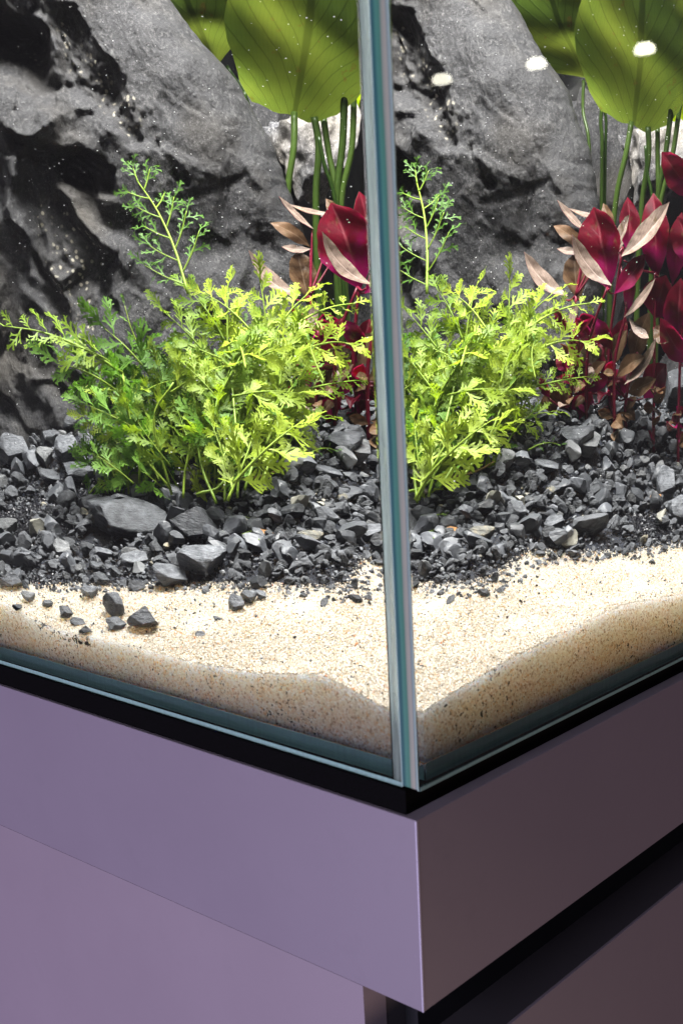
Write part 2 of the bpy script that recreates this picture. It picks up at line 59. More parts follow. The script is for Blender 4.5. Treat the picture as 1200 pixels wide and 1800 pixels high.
REDS=[('red plant with the single broad magenta leaf crossed by a pale curled one', [(-299.7, 400.4, 177.9), (-295.2, 401.2, 224.7), (-278.0, 409.8, 265.7)], [((-276.0, 409.9, 264.4), (-295.6, 403.3, 328.1), 48.9, 'under'), ((-264.6, 400.9, 264.7), (-289.8, 370.6, 303.4), 16.6, 'upper'), ((-276.3, 417.2, 261.4), (-257.4, 442.9, 293.4), 18.7, 'under'), ((-292.4, 405.6, 242.0), (-278.0, 415.9, 215.8), 16.1, 'under'), ((-294.7, 404.0, 224.6), (-305.1, 390.4, 242.1), 12.4, 'under')]), ('brownish pink plant with pale pointed leaves fanning left over the boulder edge', [(-321.5, 409.4, 179.0), (-318.6, 405.4, 219.8), (-320.9, 403.7, 259.4)], [((-333.5, 400.8, 256.3), (-362.0, 370.6, 290.8), 16.3, 'upper'), ((-326.4, 412.0, 257.2), (-337.5, 416.4, 295.7), 24.0, 'brown'), ((-325.1, 419.2, 309.2), (-341.5, 395.1, 333.2), 8.5, 'upper'), ((-328.4, 422.9, 298.6), (-351.7, 400.1, 316.5), 12.4, 'brown'), ((-327.1, 417.7, 294.2), (-342.4, 397.0, 295.7), 7.6, 'upper'), ((-313.7, 439.6, 320.2), (-340.1, 408.4, 327.4), 5.7, 'upper'), ((-304.8, 439.8, 307.1), (-319.8, 435.2, 334.2), 11.3, 'brown'), ((-314.3, 390.0, 229.0), (-323.2, 377.5, 250.7), 10.5, 'under'), ((-314.2, 390.1, 231.2), (-310.6, 398.7, 255.0), 8.6, 'upper'), ((-314.5, 389.8, 224.6), (-287.1, 397.1, 242.1), 6.7, 'under')]), ('thin red plant with narrow pale and red leaves right of the broad magenta leaf', [(-278.8, 421.5, 204.2), (-270.2, 427.6, 241.2), (-269.3, 428.3, 250.3)], [((-269.2, 428.3, 243.5), (-273.9, 437.3, 282.2), 12.5, 'under'), ((-269.2, 428.4, 241.2), (-233.7, 441.4, 272.0), 10.0, 'upper'), ((-304.1, 446.4, 296.4), (-304.1, 452.6, 318.4), 12.4, 'upper'), ((-266.6, 430.2, 238.9), (-240.3, 436.7, 222.8), 10.1, 'upper')]), ('tall red plant with an upright crimson leaf and a pale arching leaf beside it', [(-254.4, 457.3, 212.7), (-256.1, 456.1, 277.8)], [((-256.0, 456.2, 273.3), (-265.6, 455.5, 342.1), 33.8, 'under'), ((-272.0, 426.3, 287.7), (-238.2, 462.8, 330.8), 21.0, 'upper'), ((-243.8, 471.1, 268.8), (-237.3, 475.7, 327.0), 24.1, 'under'), ((-261.4, 462.2, 240.8), (-241.6, 460.4, 275.5), 39.5, 'under'), ((-252.1, 452.9, 234.0), (-233.4, 460.1, 222.3), 19.7, 'brown')]), ('red plant at the right border with dark crimson leaves rising to a pointed tip', [(-229.6, 475.0, 202.9), (-225.0, 478.4, 305.3)], [((-215.9, 472.6, 336.1), (-238.4, 444.2, 369.3), 26.8, 'under'), ((-221.3, 481.0, 282.6), (-236.5, 470.1, 323.1), 30.2, 'under'), ((-233.0, 472.7, 222.0), (-225.7, 468.0, 273.2), 34.2, 'under'), ((-218.4, 483.1, 202.7), (-238.1, 450.6, 241.1), 24.0, 'under'), ((-208.8, 477.6, 358.1), (-186.5, 481.3, 392.1), 27.0, 'under'), ((-211.2, 488.2, 240.8), (-177.6, 512.2, 268.9), 28.2, 'under')]), ('low dark red and brown plant right behind the green fern', [(-314.4, 389.9, 167.4), (-307.7, 392.2, 204.8), (-306.2, 389.6, 232.4)], [((-317.5, 400.0, 227.5), (-302.1, 417.1, 241.1), 23.8, 'under'), ((-326.4, 399.8, 204.2), (-301.0, 424.0, 222.5), 23.9, 'under'), ((-321.6, 384.8, 167.5), (-317.2, 378.1, 193.7), 20.2, 'brown'), ((-313.6, 396.6, 159.8), (-314.3, 390.0, 181.5), 21.8, 'brown'), ((-315.9, 413.4, 175.4), (-306.0, 420.5, 217.8), 36.9, 'under'), ((-327.0, 374.8, 177.3), (-329.6, 366.7, 196.2), 9.4, 'under'), ((-298.8, 407.2, 204.4), (-297.3, 402.2, 223.1), 23.2, 'upper'), ((-318.6, 393.1, 155.1), (-294.7, 404.0, 181.2), 18.1, 'under'), ((-333.0, 382.8, 160.2), (-333.4, 376.3, 181.8), 17.8, 'brown')]), ('low withered brownish plant on the gravel between the taller red ones', [(-276.3, 435.6, 175.1), (-266.4, 442.7, 213.0)], [((-265.8, 430.8, 185.2), (-233.7, 447.6, 222.6), 12.8, 'upper'), ((-282.7, 424.8, 194.6), (-249.2, 436.4, 211.1), 16.4, 'brown'), ((-272.3, 432.2, 180.2), (-238.3, 444.3, 192.2), 15.4, 'brown'), ((-304.9, 427.4, 198.8), (-280.9, 438.4, 231.7), 18.7, 'brown'), ((-279.3, 445.7, 203.2), (-260.5, 453.0, 245.6), 21.9, 'brown'), ((-290.6, 431.5, 175.0), (-285.6, 435.0, 198.8), 25.4, 'under'), ((-266.0, 451.5, 174.4), (-243.4, 465.2, 203.1), 29.1, 'under')]), ('red plant behind the corner seam with one pale round leaf', [(-295.7, 427.9, 179.1), (-295.2, 428.2, 224.1), (-285.1, 435.4, 298.0)], [((-288.6, 445.2, 294.1), (-294.0, 447.5, 338.8), 21.7, 'under'), ((-283.9, 424.0, 293.5), (-266.7, 430.1, 322.5), 15.8, 'upper'), ((-298.5, 432.0, 206.1), (-286.2, 440.8, 241.8), 19.4, 'under'), ((-297.7, 432.6, 197.0), (-310.4, 423.5, 224.0), 17.5, 'under'), ((-318.6, 405.3, 183.8), (-291.4, 418.6, 206.6), 14.6, 'brown'), ((-300.6, 412.1, 170.5), (-310.5, 392.7, 184.6), 14.6, 'under')])]
BROAD=[((-423.6, 557.7, 413.2), (-348.2, 488.7, 583.1), 139.4, 'big', 'largest dark green broad leaf hanging over the gap between the rocks'), ((-496.4, 548.7, 451.5), (-488.7, 462.0, 563.5), 103.4, 'left', 'broad green leaf tucked behind the boulder, left of the largest leaf'), ((-443.8, 653.9, 391.3), (-428.7, 627.8, 459.9), 44.9, 'bright', 'bright yellow green leaf lit from behind between the petioles'), ((-428.5, 652.5, 413.1), (-410.5, 653.1, 452.0), 18.0, 'small', '')]
PETIOLES=[([(-423.6, 557.7, 413.2), (-421.7, 549.2, 383.8), (-427.9, 542.3, 344.2)], 4.2), ([(-412.1, 572.1, 410.1), (-410.4, 573.2, 384.8), (-415.2, 569.8, 342.7)], 4.5), ([(-410.8, 585.3, 411.1), (-407.0, 584.3, 380.8), (-399.5, 581.1, 345.0)], 4.0), ([(-386.4, 584.3, 427.5), (-390.1, 581.7, 389.0), (-396.8, 576.8, 344.7)], 4.5), ([(-381.6, 593.8, 434.8), (-383.7, 586.2, 384.3), (-393.6, 579.1, 342.4)], 4.0), ([(-496.4, 548.7, 451.5), (-491.8, 545.8, 424.4), (-477.6, 543.7, 395.6)], 2.4), ([(-489.4, 553.7, 454.7), (-476.1, 563.2, 424.9), (-474.9, 564.0, 392.3)], 2.4), ([(-401.8, 561.0, 392.7), (-399.2, 562.9, 369.7), (-393.3, 567.0, 341.8)], 2.6), ([(-475.0, 557.9, 433.5), (-475.7, 557.3, 415.1), (-473.9, 558.6, 396.5)], 3.0)]
SLABC=[(-452.8, 625.3, 389.7), (-514.7, 615.6, 363.5)]
DEBRIS=[(-237.6, 182.6, 94.8), (-274.1, 212.8, 103.1), (-249.8, 188.7, 96.2)]
# ------------------------------------------------------------------ small helpers
def link(o, parent=None):
    scn.collection.objects.link(o)
    if parent is not None: o.parent = parent
    return o
def tag(o, label=None, cat=None, group=None, kind=None):
    if label: o['label'] = label
    if cat: o['category'] = cat
    if group: o['group'] = group
    if kind: o['kind'] = kind
    return o
def empty(name, loc):
    o = bpy.data.objects.new(name, None); o.location = Vector(loc) * MMU; o.empty_display_size = .01
    return link(o)
def mesh_obj(name, verts, faces, mat, parent=None, smooth=False, origin=None, scale=MMU, mats=None, midx=None, uvs=None):
    me = bpy.data.meshes.new(name)
    v = np.asarray(verts, dtype=float)
    if origin is not None: v = v - np.asarray(origin, dtype=float)
    me.from_pydata((v * scale).tolist(), [], faces)
    for m in (mats or [mat]): me.materials.append(m)
    if midx is not None: me.polygons.foreach_set('material_index', midx)
    if smooth: me.polygons.foreach_set('use_smooth', [True] * len(me.polygons))
    if uvs is not None:
        ul = me.uv_layers.new(name='UVMap'); li = np.zeros(len(me.loops), dtype=np.int32); me.loops.foreach_get('vertex_index', li)
        ul.data.foreach_set('uv', np.asarray(uvs, dtype=float)[li].ravel())
    me.update()
    o = bpy.data.objects.new(name, me); link(o, parent)
    if origin is not None and parent is None: o.location = Vector(origin) * MMU
    return o
def box(name, a, b, mat, parent=None, bevel=0, seg=2):
    bm = bmesh.new(); bmesh.ops.create_cube(bm, size=1)
    a = Vector(a); b = Vector(b)
    for v in bm.verts: v.co = Vector(((a[i] + b[i]) / 2 + v.co[i] * (b[i] - a[i]) for i in range(3))) * MMU
    if bevel: bmesh.ops.bevel(bm, geom=bm.edges[:], offset=bevel * MMU, segments=seg, profile=.5, affect='EDGES')
    me = bpy.data.meshes.new(name); bm.to_mesh(me); bm.free(); me.materials.append(mat)
    return link(bpy.data.objects.new(name, me), parent)
def lerpt(t, x):
    xs = [p[0] for p in t]; ys = [p[1] for p in t]
    return np.interp(x, xs, ys)
def sms(x):
    x = np.clip(x, 0, 1); return x * x * (3 - 2 * x)

def nz(p, s, o=4):
    return noise.fractal(Vector(p) * s, 1.0, 2.0, o)

# ------------------------------------------------------------------ materials
def new_mat(name):
    m = bpy.data.materials.new(name); m.use_nodes = True
    nt = m.node_tree; nt.nodes.clear()
    out = nt.nodes.new('ShaderNodeOutputMaterial')
    return m, nt, out
class N:
    def __init__(s, nt): s.nt = nt
    def __call__(s, typ, ins=None, **kw):
        n = s.nt.nodes.new('ShaderNode' + typ)
        for k, v in kw.items(): setattr(n, k, v)
        for k, v in (ins or {}).items():
            sock = n.inputs[k]
            if isinstance(v, bpy.types.NodeSocket): s.nt.links.new(v, sock)
            else: sock.default_value = v
        return n
    def ramp(s, fac, stops, interp='LINEAR'):
        n = s.nt.nodes.new('ShaderNodeValToRGB'); n.color_ramp.interpolation = interp
        e = n.color_ramp.elements
        while len(e) < len(stops): e.new(.5)
        for el, (p, c) in zip(e, stops):
            el.position = p; el.color = (*c, 1) if len(c) == 3 else c
        s.nt.links.new(fac, n.inputs[0]); return n.outputs[0]
    def mix(s, fac, a, b, blend='MIX'):
        n = s.nt.nodes.new('ShaderNodeMix'); n.data_type = 'RGBA'; n.blend_type = blend
        for sock, v in ((n.inputs[0], fac), (n.inputs[6], a), (n.inputs[7], b)):
            if isinstance(v, bpy.types.NodeSocket): s.nt.links.new(v, sock)
            else: sock.default_value = v if isinstance(v, float) else (*v, 1)
        return n.outputs[2]
    def math(s, op, a, b=0.0, c=None):
        n = s.nt.nodes.new('ShaderNodeMath'); n.operation = op
        for i, v in enumerate((a, b) if c is None else (a, b, c)):
            if isinstance(v, bpy.types.NodeSocket): s.nt.links.new(v, n.inputs[i])
            else: n.inputs[i].default_value = v
        return n.outputs[0]
def g3(v): return (v, v, v)

def mat_paint(name, col, rough=.42, grain=.04):
    m, nt, out = new_mat(name); n = N(nt)
    tc = n('TexCoord').outputs['Object']
    a = n('TexNoise', {'Vector': tc, 'Scale': 9.0, 'Detail': 5.0}).outputs[0]
    b = n('TexNoise', {'Vector': tc, 'Scale': 900.0, 'Detail': 2.0}).outputs[0]
    c = n.mix(a, tuple(x * (1 - grain) for x in col), tuple(min(1, x * (1 + grain)) for x in col))
    sm = n('TexNoise', {'Vector': tc, 'Scale': 31.0, 'Detail': 6.0, 'Roughness': .7}).outputs[0]
    dust = n('TexVoronoi', {'Vector': tc, 'Scale': 95.0}).outputs['Distance']
    c = n.mix(n.ramp(dust, [(.012, g3(.55)), (.03, g3(0))]), c, tuple(min(1, x * 1.9 + .05) for x in col))
    c = n.mix(n.ramp(sm, [(.55, g3(0)), (.75, g3(.35))]), c, tuple(x * .86 for x in col))
    ro = n.math('ADD', n.math('MULTIPLY_ADD', a, .12, rough - .12), n.math('MULTIPLY', sm, .14))
    bp = n('Bump', {'Height': b, 'Strength': .05, 'Distance': .0003}).outputs[0]
    p = n('BsdfPrincipled', {'Base Color': c, 'Roughness': ro, 'Normal': bp, 'Specular IOR Level': .4})
    nt.links.new(p.outputs[0], out.inputs[0]); return m
M_slab = mat_paint('lavender_paint', (.205, .170, .232))
M_door = mat_paint('lavender_paint_lit', (.240, .193, .252))  # same paint as the slab, the light on the door put into the colour
M_edge = mat_paint('lavender_edge_highlight', (.50, .45, .62), .3)  # paler than the slab: the corner highlight is put into the band's colour
M_gap = mat_paint('shaded_recess', (.008, .008, .014), .6)  # shade inside the finger recess put into a near-black colour
M_lip = mat_paint('shaded_recess_lip', (.050, .045, .060), .5)  # cabinet paint darkened, the shade below the slab put into the colour
def mat_rubber():
    m, nt, out = new_mat('black_foam_mat'); n = N(nt)
    tc = n('TexCoord').outputs['Object']
    b = n('TexNoise', {'Vector': tc, 'Scale': 1400.0, 'Detail': 3.0}).outputs[0]
    c = n.ramp(b, [(.3, g3(.0015)), (.8, (.004, .0035, .005))])
    bp = n('Bump', {'Height': b, 'Strength': .3, 'Distance': .0004}).outputs[0]
    p = n('BsdfPrincipled', {'Base Color': c, 'Roughness': .8, 'Normal': bp, 'Specular IOR Level': .04})
    nt.links.new(p.outputs[0], out.inputs[0]); return m
M_rubber = mat_rubber()
def mat_glass():
    m, nt, out = new_mat('aquarium_glass'); n = N(nt)
    p = n('BsdfGlass', {'Color': (1, 1, 1, 1), 'Roughness': 0.0, 'IOR': 1.52})
    v = n('VolumeAbsorption', {'Color': (.50, .80, .78, 1), 'Density': 2.2})
    nt.links.new(p.outputs[0], out.inputs[0]); nt.links.new(v.outputs[0], out.inputs[1]); return m
M_glass = mat_glass()
def mat_water():
    m, nt, out = new_mat('clear_water'); n = N(nt)
    p = n('BsdfGlass', {'Color': (1, 1, 1, 1), 'Roughness': 0.0, 'IOR': 1.333})
    nt.links.new(p.outputs[0], out.inputs[0]); return m
M_water = mat_water()
def mat_frost(name, col, trans, rough):
    m, nt, out = new_mat(name); n = N(nt)
    tc = n('TexCoord').outputs['Object']; mp = n('Mapping', {'Vector': tc, 'Scale': (400, 400, 12)}).outputs[0]
    a = n('TexNoise', {'Vector': mp, 'Scale': 1.0, 'Detail': 4.0}).outputs[0]
    c = n.mix(a, tuple(x * .55 for x in col), col)
    p = n('BsdfPrincipled', {'Base Color': c, 'Roughness': rough, 'Transmission Weight': trans, 'IOR': 1.3})
    nt.links.new(p.outputs[0], out.inputs[0]); return m
M_edgeglass = mat_frost('green_glass_base_edge', (.22, .45, .48), .0, .5)
def mat_polished():
    m, nt, out = new_mat('green_polished_glass_edge'); n = N(nt)
    tc = n('TexCoord').outputs['Object']; s = n('SeparateXYZ', {'Vector': tc})
    mp = n('Mapping', {'Vector': tc, 'Scale': (120, 120, 9)}).outputs[0]
    a = n('TexNoise', {'Vector': mp, 'Scale': 1.0, 'Detail': 4.0}).outputs[0]
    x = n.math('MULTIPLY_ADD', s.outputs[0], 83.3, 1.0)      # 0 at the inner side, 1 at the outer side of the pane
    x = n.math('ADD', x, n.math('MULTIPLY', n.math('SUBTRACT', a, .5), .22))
    c = n.ramp(x, [(0, (.10, .24, .27)), (.18, (.035, .12, .15)), (.30, (.10, .30, .25)), (.50, (.08, .24, .19)), (.60, (.36, .37, .33)), (.78, (.46, .44, .38)), (.86, (.20, .29, .31)), (1, (.50, .64, .66))])  # reflections and refraction in the pane end painted as colour bands
    p = n('BsdfPrincipled', {'Base Color': c, 'Roughness': .28, 'Transmission Weight': .3, 'IOR': 1.3})
    nt.links.new(p.outputs[0], out.inputs[0]); return m
M_polished = mat_polished()
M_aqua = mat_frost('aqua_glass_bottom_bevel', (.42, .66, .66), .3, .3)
M_arris = mat_frost('frosted_glass_bevel', (.56, .76, .74), .3, .4)
def mat_silicone():
    m, nt, out = new_mat('clear_silicone'); n = N(nt)
    tc = n('TexCoord').outputs['Object']; mp = n('Mapping', {'Vector': tc, 'Scale': (300, 300, 18)}).outputs[0]
    a = n('TexNoise', {'Vector': mp, 'Scale': 1.0, 'Detail': 4.0}).outputs[0]
    g = n('BsdfPrincipled', {'Base Color': (.9, .94, .97, 1), 'Roughness': .12, 'Transmission Weight': 1.0, 'IOR': 1.12})
    d = n('BsdfTranslucent', {'Color': (.80, .95, .93, 1)}); e = n('BsdfDiffuse', {'Color': (.76, .92, .88, 1)})
    mx = n('MixShader', {0: .30, 1: d.outputs[0], 2: e.outputs[0]})
    m2 = n('MixShader', {0: n.ramp(a, [(.3, g3(.16)), (.7, g3(.66))]), 1: g.outputs[0], 2: mx.outputs[0]})
    nt.links.new(m2.outputs[0], out.inputs[0]); return m
M_sil = mat_silicone()
def mat_sand():
    m, nt, out = new_mat('pale_sand'); n = N(nt)
    tc = n('TexCoord').outputs['Object']; geo = n('NewGeometry')
    v1 = n('TexVoronoi', {'Vector': tc, 'Scale': 780.0, 'Randomness': 1.0})
    v2 = n('TexVoronoi', {'Vector': tc, 'Scale': 1200.0, 'Randomness': 1.0})
    big = n('TexNoise', {'Vector': tc, 'Scale': 22.0, 'Detail': 4.0}).outputs[0]
    rnd = n('SeparateColor', {'Color': v1.outputs['Color']})
    grain = n.ramp(rnd.outputs[0], [(0, (.36, .30, .23)), (.3, (.60, .56, .48)), (.7, (.66, .625, .56)), (.93, (.50, .37, .21)), (1, (.74, .71, .66))])
    # paler grains on the side walls, the sand's glow put into the colour
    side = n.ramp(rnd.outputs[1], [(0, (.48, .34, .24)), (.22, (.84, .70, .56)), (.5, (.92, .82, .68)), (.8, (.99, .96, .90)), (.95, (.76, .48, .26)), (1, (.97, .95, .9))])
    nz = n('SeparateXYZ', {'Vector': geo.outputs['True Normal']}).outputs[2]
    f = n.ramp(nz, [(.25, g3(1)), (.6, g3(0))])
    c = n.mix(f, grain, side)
    # the dark substrate beneath the gravel, from the mesh
    at = n('Attribute', attribute_name='dark').outputs[2]
    sp = n('TexNoise', {'Vector': tc, 'Scale': 260.0, 'Detail': 6.0, 'Roughness': .7}).outputs[0]
    dk = n.ramp(n.math('ADD', at, n.math('MULTIPLY', n.math('SUBTRACT', sp, .5), 1.6)), [(.47, g3(0)), (.53, g3(1))])
    c = n.mix(dk, c, (.012, .012, .014))
    vs = n('TexNoise', {'Vector': tc, 'Scale': 420.0, 'Detail': 2.0}).outputs[0]
    spec = n.ramp(n.math('MULTIPLY', vs, n.math('MULTIPLY_ADD', big, .7, .62)), [(.675, g3(0)), (.685, g3(1))])
    c = n.mix(spec, c, (.03, .028, .03))
    hgt = n.math('ADD', n.math('MULTIPLY', v1.outputs['Distance'], -1.0), n.math('MULTIPLY', v2.outputs['Distance'], -.5))
    bp = n('Bump', {'Height': hgt, 'Strength': .9, 'Distance': .0011}).outputs[0]
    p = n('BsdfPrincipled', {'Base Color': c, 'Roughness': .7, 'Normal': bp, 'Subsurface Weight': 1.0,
                             'Subsurface Radius': (.105, .080, .056), 'Subsurface Scale': 1.0, 'Specular IOR Level': .08})
    nt.links.new(p.outputs[0], out.inputs[0]); return m
M_sand = mat_sand()
def mat_stone(name, dark, light, vein=.12, wet=.16, warm=(.30, .24, .14), warmth=0.0):
    m, nt, out = new_mat(name); n = N(nt)
    tc = n('TexCoord').outputs['Object']
    oi = n('ObjectInfo').outputs['Random']
    a = n('TexNoise', {'Vector': tc, 'Scale': 90.0, 'Detail': 8.0, 'Roughness': .65, 'Distortion': .6}).outputs[0]
    mp = n('Mapping', {'Vector': tc, 'Rotation': (.5, .3, .9), 'Scale': (1, 1, 5)}).outputs[0]
    b = n('TexNoise', {'Vector': mp, 'Scale': 160.0, 'Detail': 6.0, 'Roughness': .7}).outputs[0]
    d = n('TexNoise', {'Vector': tc, 'Scale': 1100.0, 'Detail': 3.0}).outputs[0]
    f = n.math('ADD', n.math('MULTIPLY', a, .6), n.math('MULTIPLY', b, .4))
    c = n.ramp(f, [(.38, dark), (.62, light)])
    c = n.mix(n.ramp(b, [(.62, g3(0)), (.74, g3(1))]), c, tuple(min(1, x + vein) for x in light))
    if warmth: c = n.mix(n.ramp(a, [(.5, g3(0)), (.62, g3(warmth))]), c, warm)
    hs = n('HueSaturation', {'Value': n.math('MULTIPLY_ADD', oi, .7, .54), 'Color': c}).outputs[0]
    h = n.math('ADD', n.math('MULTIPLY', b, .6), n.math('ADD', n.math('MULTIPLY', a, .8), n.math('MULTIPLY', d, .12)))
    bp = n('Bump', {'Height': h, 'Strength': 1.0, 'Distance': .0026}).outputs[0]
    p = n('BsdfPrincipled', {'Base Color': hs, 'Roughness': .45, 'Normal': bp, 'Specular IOR Level': wet})
    nt.links.new(p.outputs[0], out.inputs[0]); return m
M_stone = {
    'grey': mat_stone('slate_grey', (.020, .022, .026), (.108, .113, .122)),
    'dark': mat_stone('slate_dark', (.013, .014, .016), (.062, .066, .072), .06),
    'pale': mat_stone('slate_pale', (.045, .047, .050), (.145, .148, .150)),
    'tan': mat_stone('tan_stone', (.08, .08, .072), (.22, .21, .17), .1, warmth=.6),
    'orange': mat_stone('rusty_stone', (.30, .13, .04), (.48, .27, .11), .05),
    'white': mat_stone('white_pebble', (.65, .60, .50), (.85, .80, .70)),
}
def mat_rock(name='boulder_slate', gain=.50):
    m, nt, out = new_mat(name); n = N(nt)
    tc = n('TexCoord').outputs['Object']
    wp = n('TexNoise', {'Vector': tc, 'Scale': 14.0, 'Detail': 4.0}).outputs[1]
    wv = n('VectorMath', {0: tc, 1: n('VectorMath', {0: wp, 1: (.03, .03, .03)}, operation='MULTIPLY').outputs[0]}, operation='ADD').outputs[0]
    a = n('TexNoise', {'Vector': wv, 'Scale': 16.0, 'Detail': 10.0, 'Roughness': .62}).outputs[0]
    mp = n('Mapping', {'Vector': wv, 'Rotation': (.2, .75, .4), 'Scale': (2.2, 1, 1)}).outputs[0]
    b = n('TexNoise', {'Vector': mp, 'Scale': 55.0, 'Detail': 8.0, 'Roughness': .72}).outputs[0]
    e = n('TexNoise', {'Vector': tc, 'Scale': 460.0, 'Detail': 5.0, 'Roughness': .8}).outputs[0]
    f = n.math('ADD', n.math('MULTIPLY', a, .55), n.math('MULTIPLY', b, .45))
    c = n.ramp(f, [(.30, (.014, .014, .015)), (.47, (.025, .025, .026)), (.57, (.034, .034, .035)), (.74, (.070, .068, .066))])
    vn = n('TexNoise', {'Vector': wv, 'Scale': 34.0, 'Detail': 6.0, 'Roughness': .55}).outputs[0]
    veins = n.ramp(n.math('ABSOLUTE', n.math('SUBTRACT', vn, .5)), [(0, g3(.55)), (.010, g3(0))])
    c = n.mix(veins, c, (.12, .118, .112))
    c = n.mix(n.ramp(e, [(.54, g3(0)), (.64, g3(.65))]), c, (.17, .167, .16))
    tint = n('TexNoise', {'Vector': tc, 'Scale': 9.0, 'Detail': 5.0}).outputs[0]
    c = n.mix(n.ramp(tint, [(.5, g3(0)), (.68, g3(.35))]), c, (.085, .072, .050))
    # dark crusty patches with cream speckles
    at = n('Attribute', attribute_name='crust').outputs[2]
    vo = n('TexVoronoi', {'Vector': tc, 'Scale': 210.0, 'Randomness': 1.0})
    sel = n.math('GREATER_THAN', n('SeparateColor', {'Color': vo.outputs['Color']}).outputs[0], .55)
    pt = n('TexNoise', {'Vector': tc, 'Scale': 30.0, 'Detail': 2.0}).outputs[0]
    dots = n.math('MULTIPLY', n.ramp(vo.outputs['Distance'], [(.22, g3(1)), (.42, g3(0))]), sel)
    dots = n.math('MULTIPLY', dots, n.ramp(pt, [(.45, g3(0)), (.56, g3(1))]))
    cr = n.mix(n.math('MULTIPLY', dots, n.math('MULTIPLY_ADD', e, .8, .3)), n.ramp(e, [(.3, (.014, .014, .015)), (.7, (.075, .073, .070))]), (.60, .55, .42))
    c = n.mix(n.ramp(n.math('ADD', at, n.math('MULTIPLY', n.math('SUBTRACT', a, .5), .6)), [(.4, g3(0)), (.6, g3(1))]), c, cr)
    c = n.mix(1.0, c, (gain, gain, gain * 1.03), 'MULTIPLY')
    h = n.math('ADD', n.math('MULTIPLY', b, .9), n.math('ADD', n.math('MULTIPLY', a, 1.2), n.math('MULTIPLY', e, .24)))
    bp = n('Bump', {'Height': h, 'Strength': 1.0, 'Distance': .0042}).outputs[0]
    p = n('BsdfPrincipled', {'Base Color': c, 'Roughness': .5, 'Normal': bp, 'Specular IOR Level': .14})
    nt.links.new(p.outputs[0], out.inputs[0]); return m
M_rock = mat_rock()
M_rocklit = mat_rock('lit_slab_slate', 2.6)  # boulder slate made paler, the light on the slab put into the colour
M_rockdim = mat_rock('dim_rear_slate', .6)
M_slabrock = mat_stone('lit_slab_rock', (.10, .10, .105), (.34, .34, .35), .15)  # unused slab stone, light on the slab put into the colour
def mat_leaf(name, c0, c1, trans=.45, rough=.45, scale=260.0, vary=.5, tcol=None):
    m, nt, out = new_mat(name); n = N(nt)
    tc = n('TexCoord').outputs['Object']
    oi = n('ObjectInfo').outputs['Random']
    a = n('TexNoise', {'Vector': tc, 'Scale': scale, 'Detail': 5.0}).outputs[0]
    c = n.mix(n.ramp(n.math('ADD', n.math('MULTIPLY', a, 1 - vary), n.math('MULTIPLY', oi, vary)), [(.25, g3(0)), (.75, g3(1))]), c0, c1)
    bp = n('Bump', {'Height': a, 'Strength': .35, 'Distance': .0006}).outputs[0]
    p = n('BsdfPrincipled', {'Base Color': c, 'Roughness': rough, 'Normal': bp, 'Specular IOR Level': .14})
    t = n('BsdfTranslucent', {'Color': n.mix(.75, c, tcol or c1), 'Normal': bp})
    mx = n('MixShader', {0: trans, 1: p.outputs[0], 2: t.outputs[0]})
    nt.links.new(mx.outputs[0], out.inputs[0]); return m
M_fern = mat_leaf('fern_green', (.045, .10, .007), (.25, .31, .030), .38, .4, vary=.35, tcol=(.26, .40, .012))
M_fern_deep = mat_leaf('fern_deep_shaded_green', (.022, .06, .008), (.085, .17, .018), .34, .5, vary=.35, tcol=(.09, .22, .01))  # also carries the tall plume's shade in its darker green
M_fstem = mat_leaf('fern_stem', (.12, .19, .02), (.20, .28, .035), .3, .4)
M_brownstem = mat_leaf('brown_twig', (.16, .10, .04), (.24, .16, .07), .2, .6)
def mat_red(name, c0, c1, tcol, trans, magenta=False):
    m, nt, out = new_mat(name); n = N(nt)
    uv = n('UVMap').outputs[0]; tc = n('TexCoord').outputs['Object']
    s = n('SeparateXYZ', {'Vector': uv})
    ax = n.math('ABSOLUTE', n.math('SUBTRACT', s.outputs[0], .5))
    ph = n.math('SUBTRACT', n.math('MULTIPLY', s.outputs[1], 52.0), n.math('MULTIPLY', ax, 46.0))
    vein = n.ramp(n.math('SINE', ph), [(.80, g3(0)), (1.0, g3(.5))])
    mid = n.ramp(ax, [(0.0, g3(1)), (.035, g3(0))])
    a = n('TexNoise', {'Vector': tc, 'Scale': 240.0, 'Detail': 6.0, 'Roughness': .7}).outputs[0]
    big = n('TexNoise', {'Vector': tc, 'Scale': 60.0, 'Detail': 3.0}).outputs[0]
    c = n.mix(n.ramp(n.math('ADD', n.math('MULTIPLY', a, .55), n.math('MULTIPLY', big, .45)), [(.36, g3(0)), (.62, g3(1))]), c0, c1)
    spot = n('TexNoise', {'Vector': tc, 'Scale': 130.0, 'Detail': 3.0}).outputs[0]
    c = n.mix(n.ramp(spot, [(.62, g3(0)), (.70, g3(.7))]), c, (.07, .05, .02))
    c = n.mix(vein, c, tuple(x * .5 for x in c0)); c = n.mix(mid, c, tuple(min(1, x * 1.3 + .03) for x in c1))
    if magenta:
        g_ = n.ramp(n.math('ADD', s.outputs[1], n.math('MULTIPLY', n.math('SUBTRACT', big, .5), .7)), [(.12, g3(1)), (.5, g3(0))])  # light glowing through the leaf base is put into the colour as magenta
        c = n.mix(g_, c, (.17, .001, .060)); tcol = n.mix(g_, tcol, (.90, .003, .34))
    bp = n('Bump', {'Height': n.math('ADD', a, n.math('MULTIPLY', vein, -.6)), 'Strength': .5, 'Distance': .0008}).outputs[0]
    p = n('BsdfPrincipled', {'Base Color': c, 'Roughness': .34, 'Normal': bp, 'Specular IOR Level': .10})
    t = n('BsdfTranslucent', {'Color': tcol if magenta else (*tcol, 1)})
    mx = n('MixShader', {0: trans, 1: p.outputs[0], 2: t.outputs[0]})
    nt.links.new(mx.outputs[0], out.inputs[0]); return m
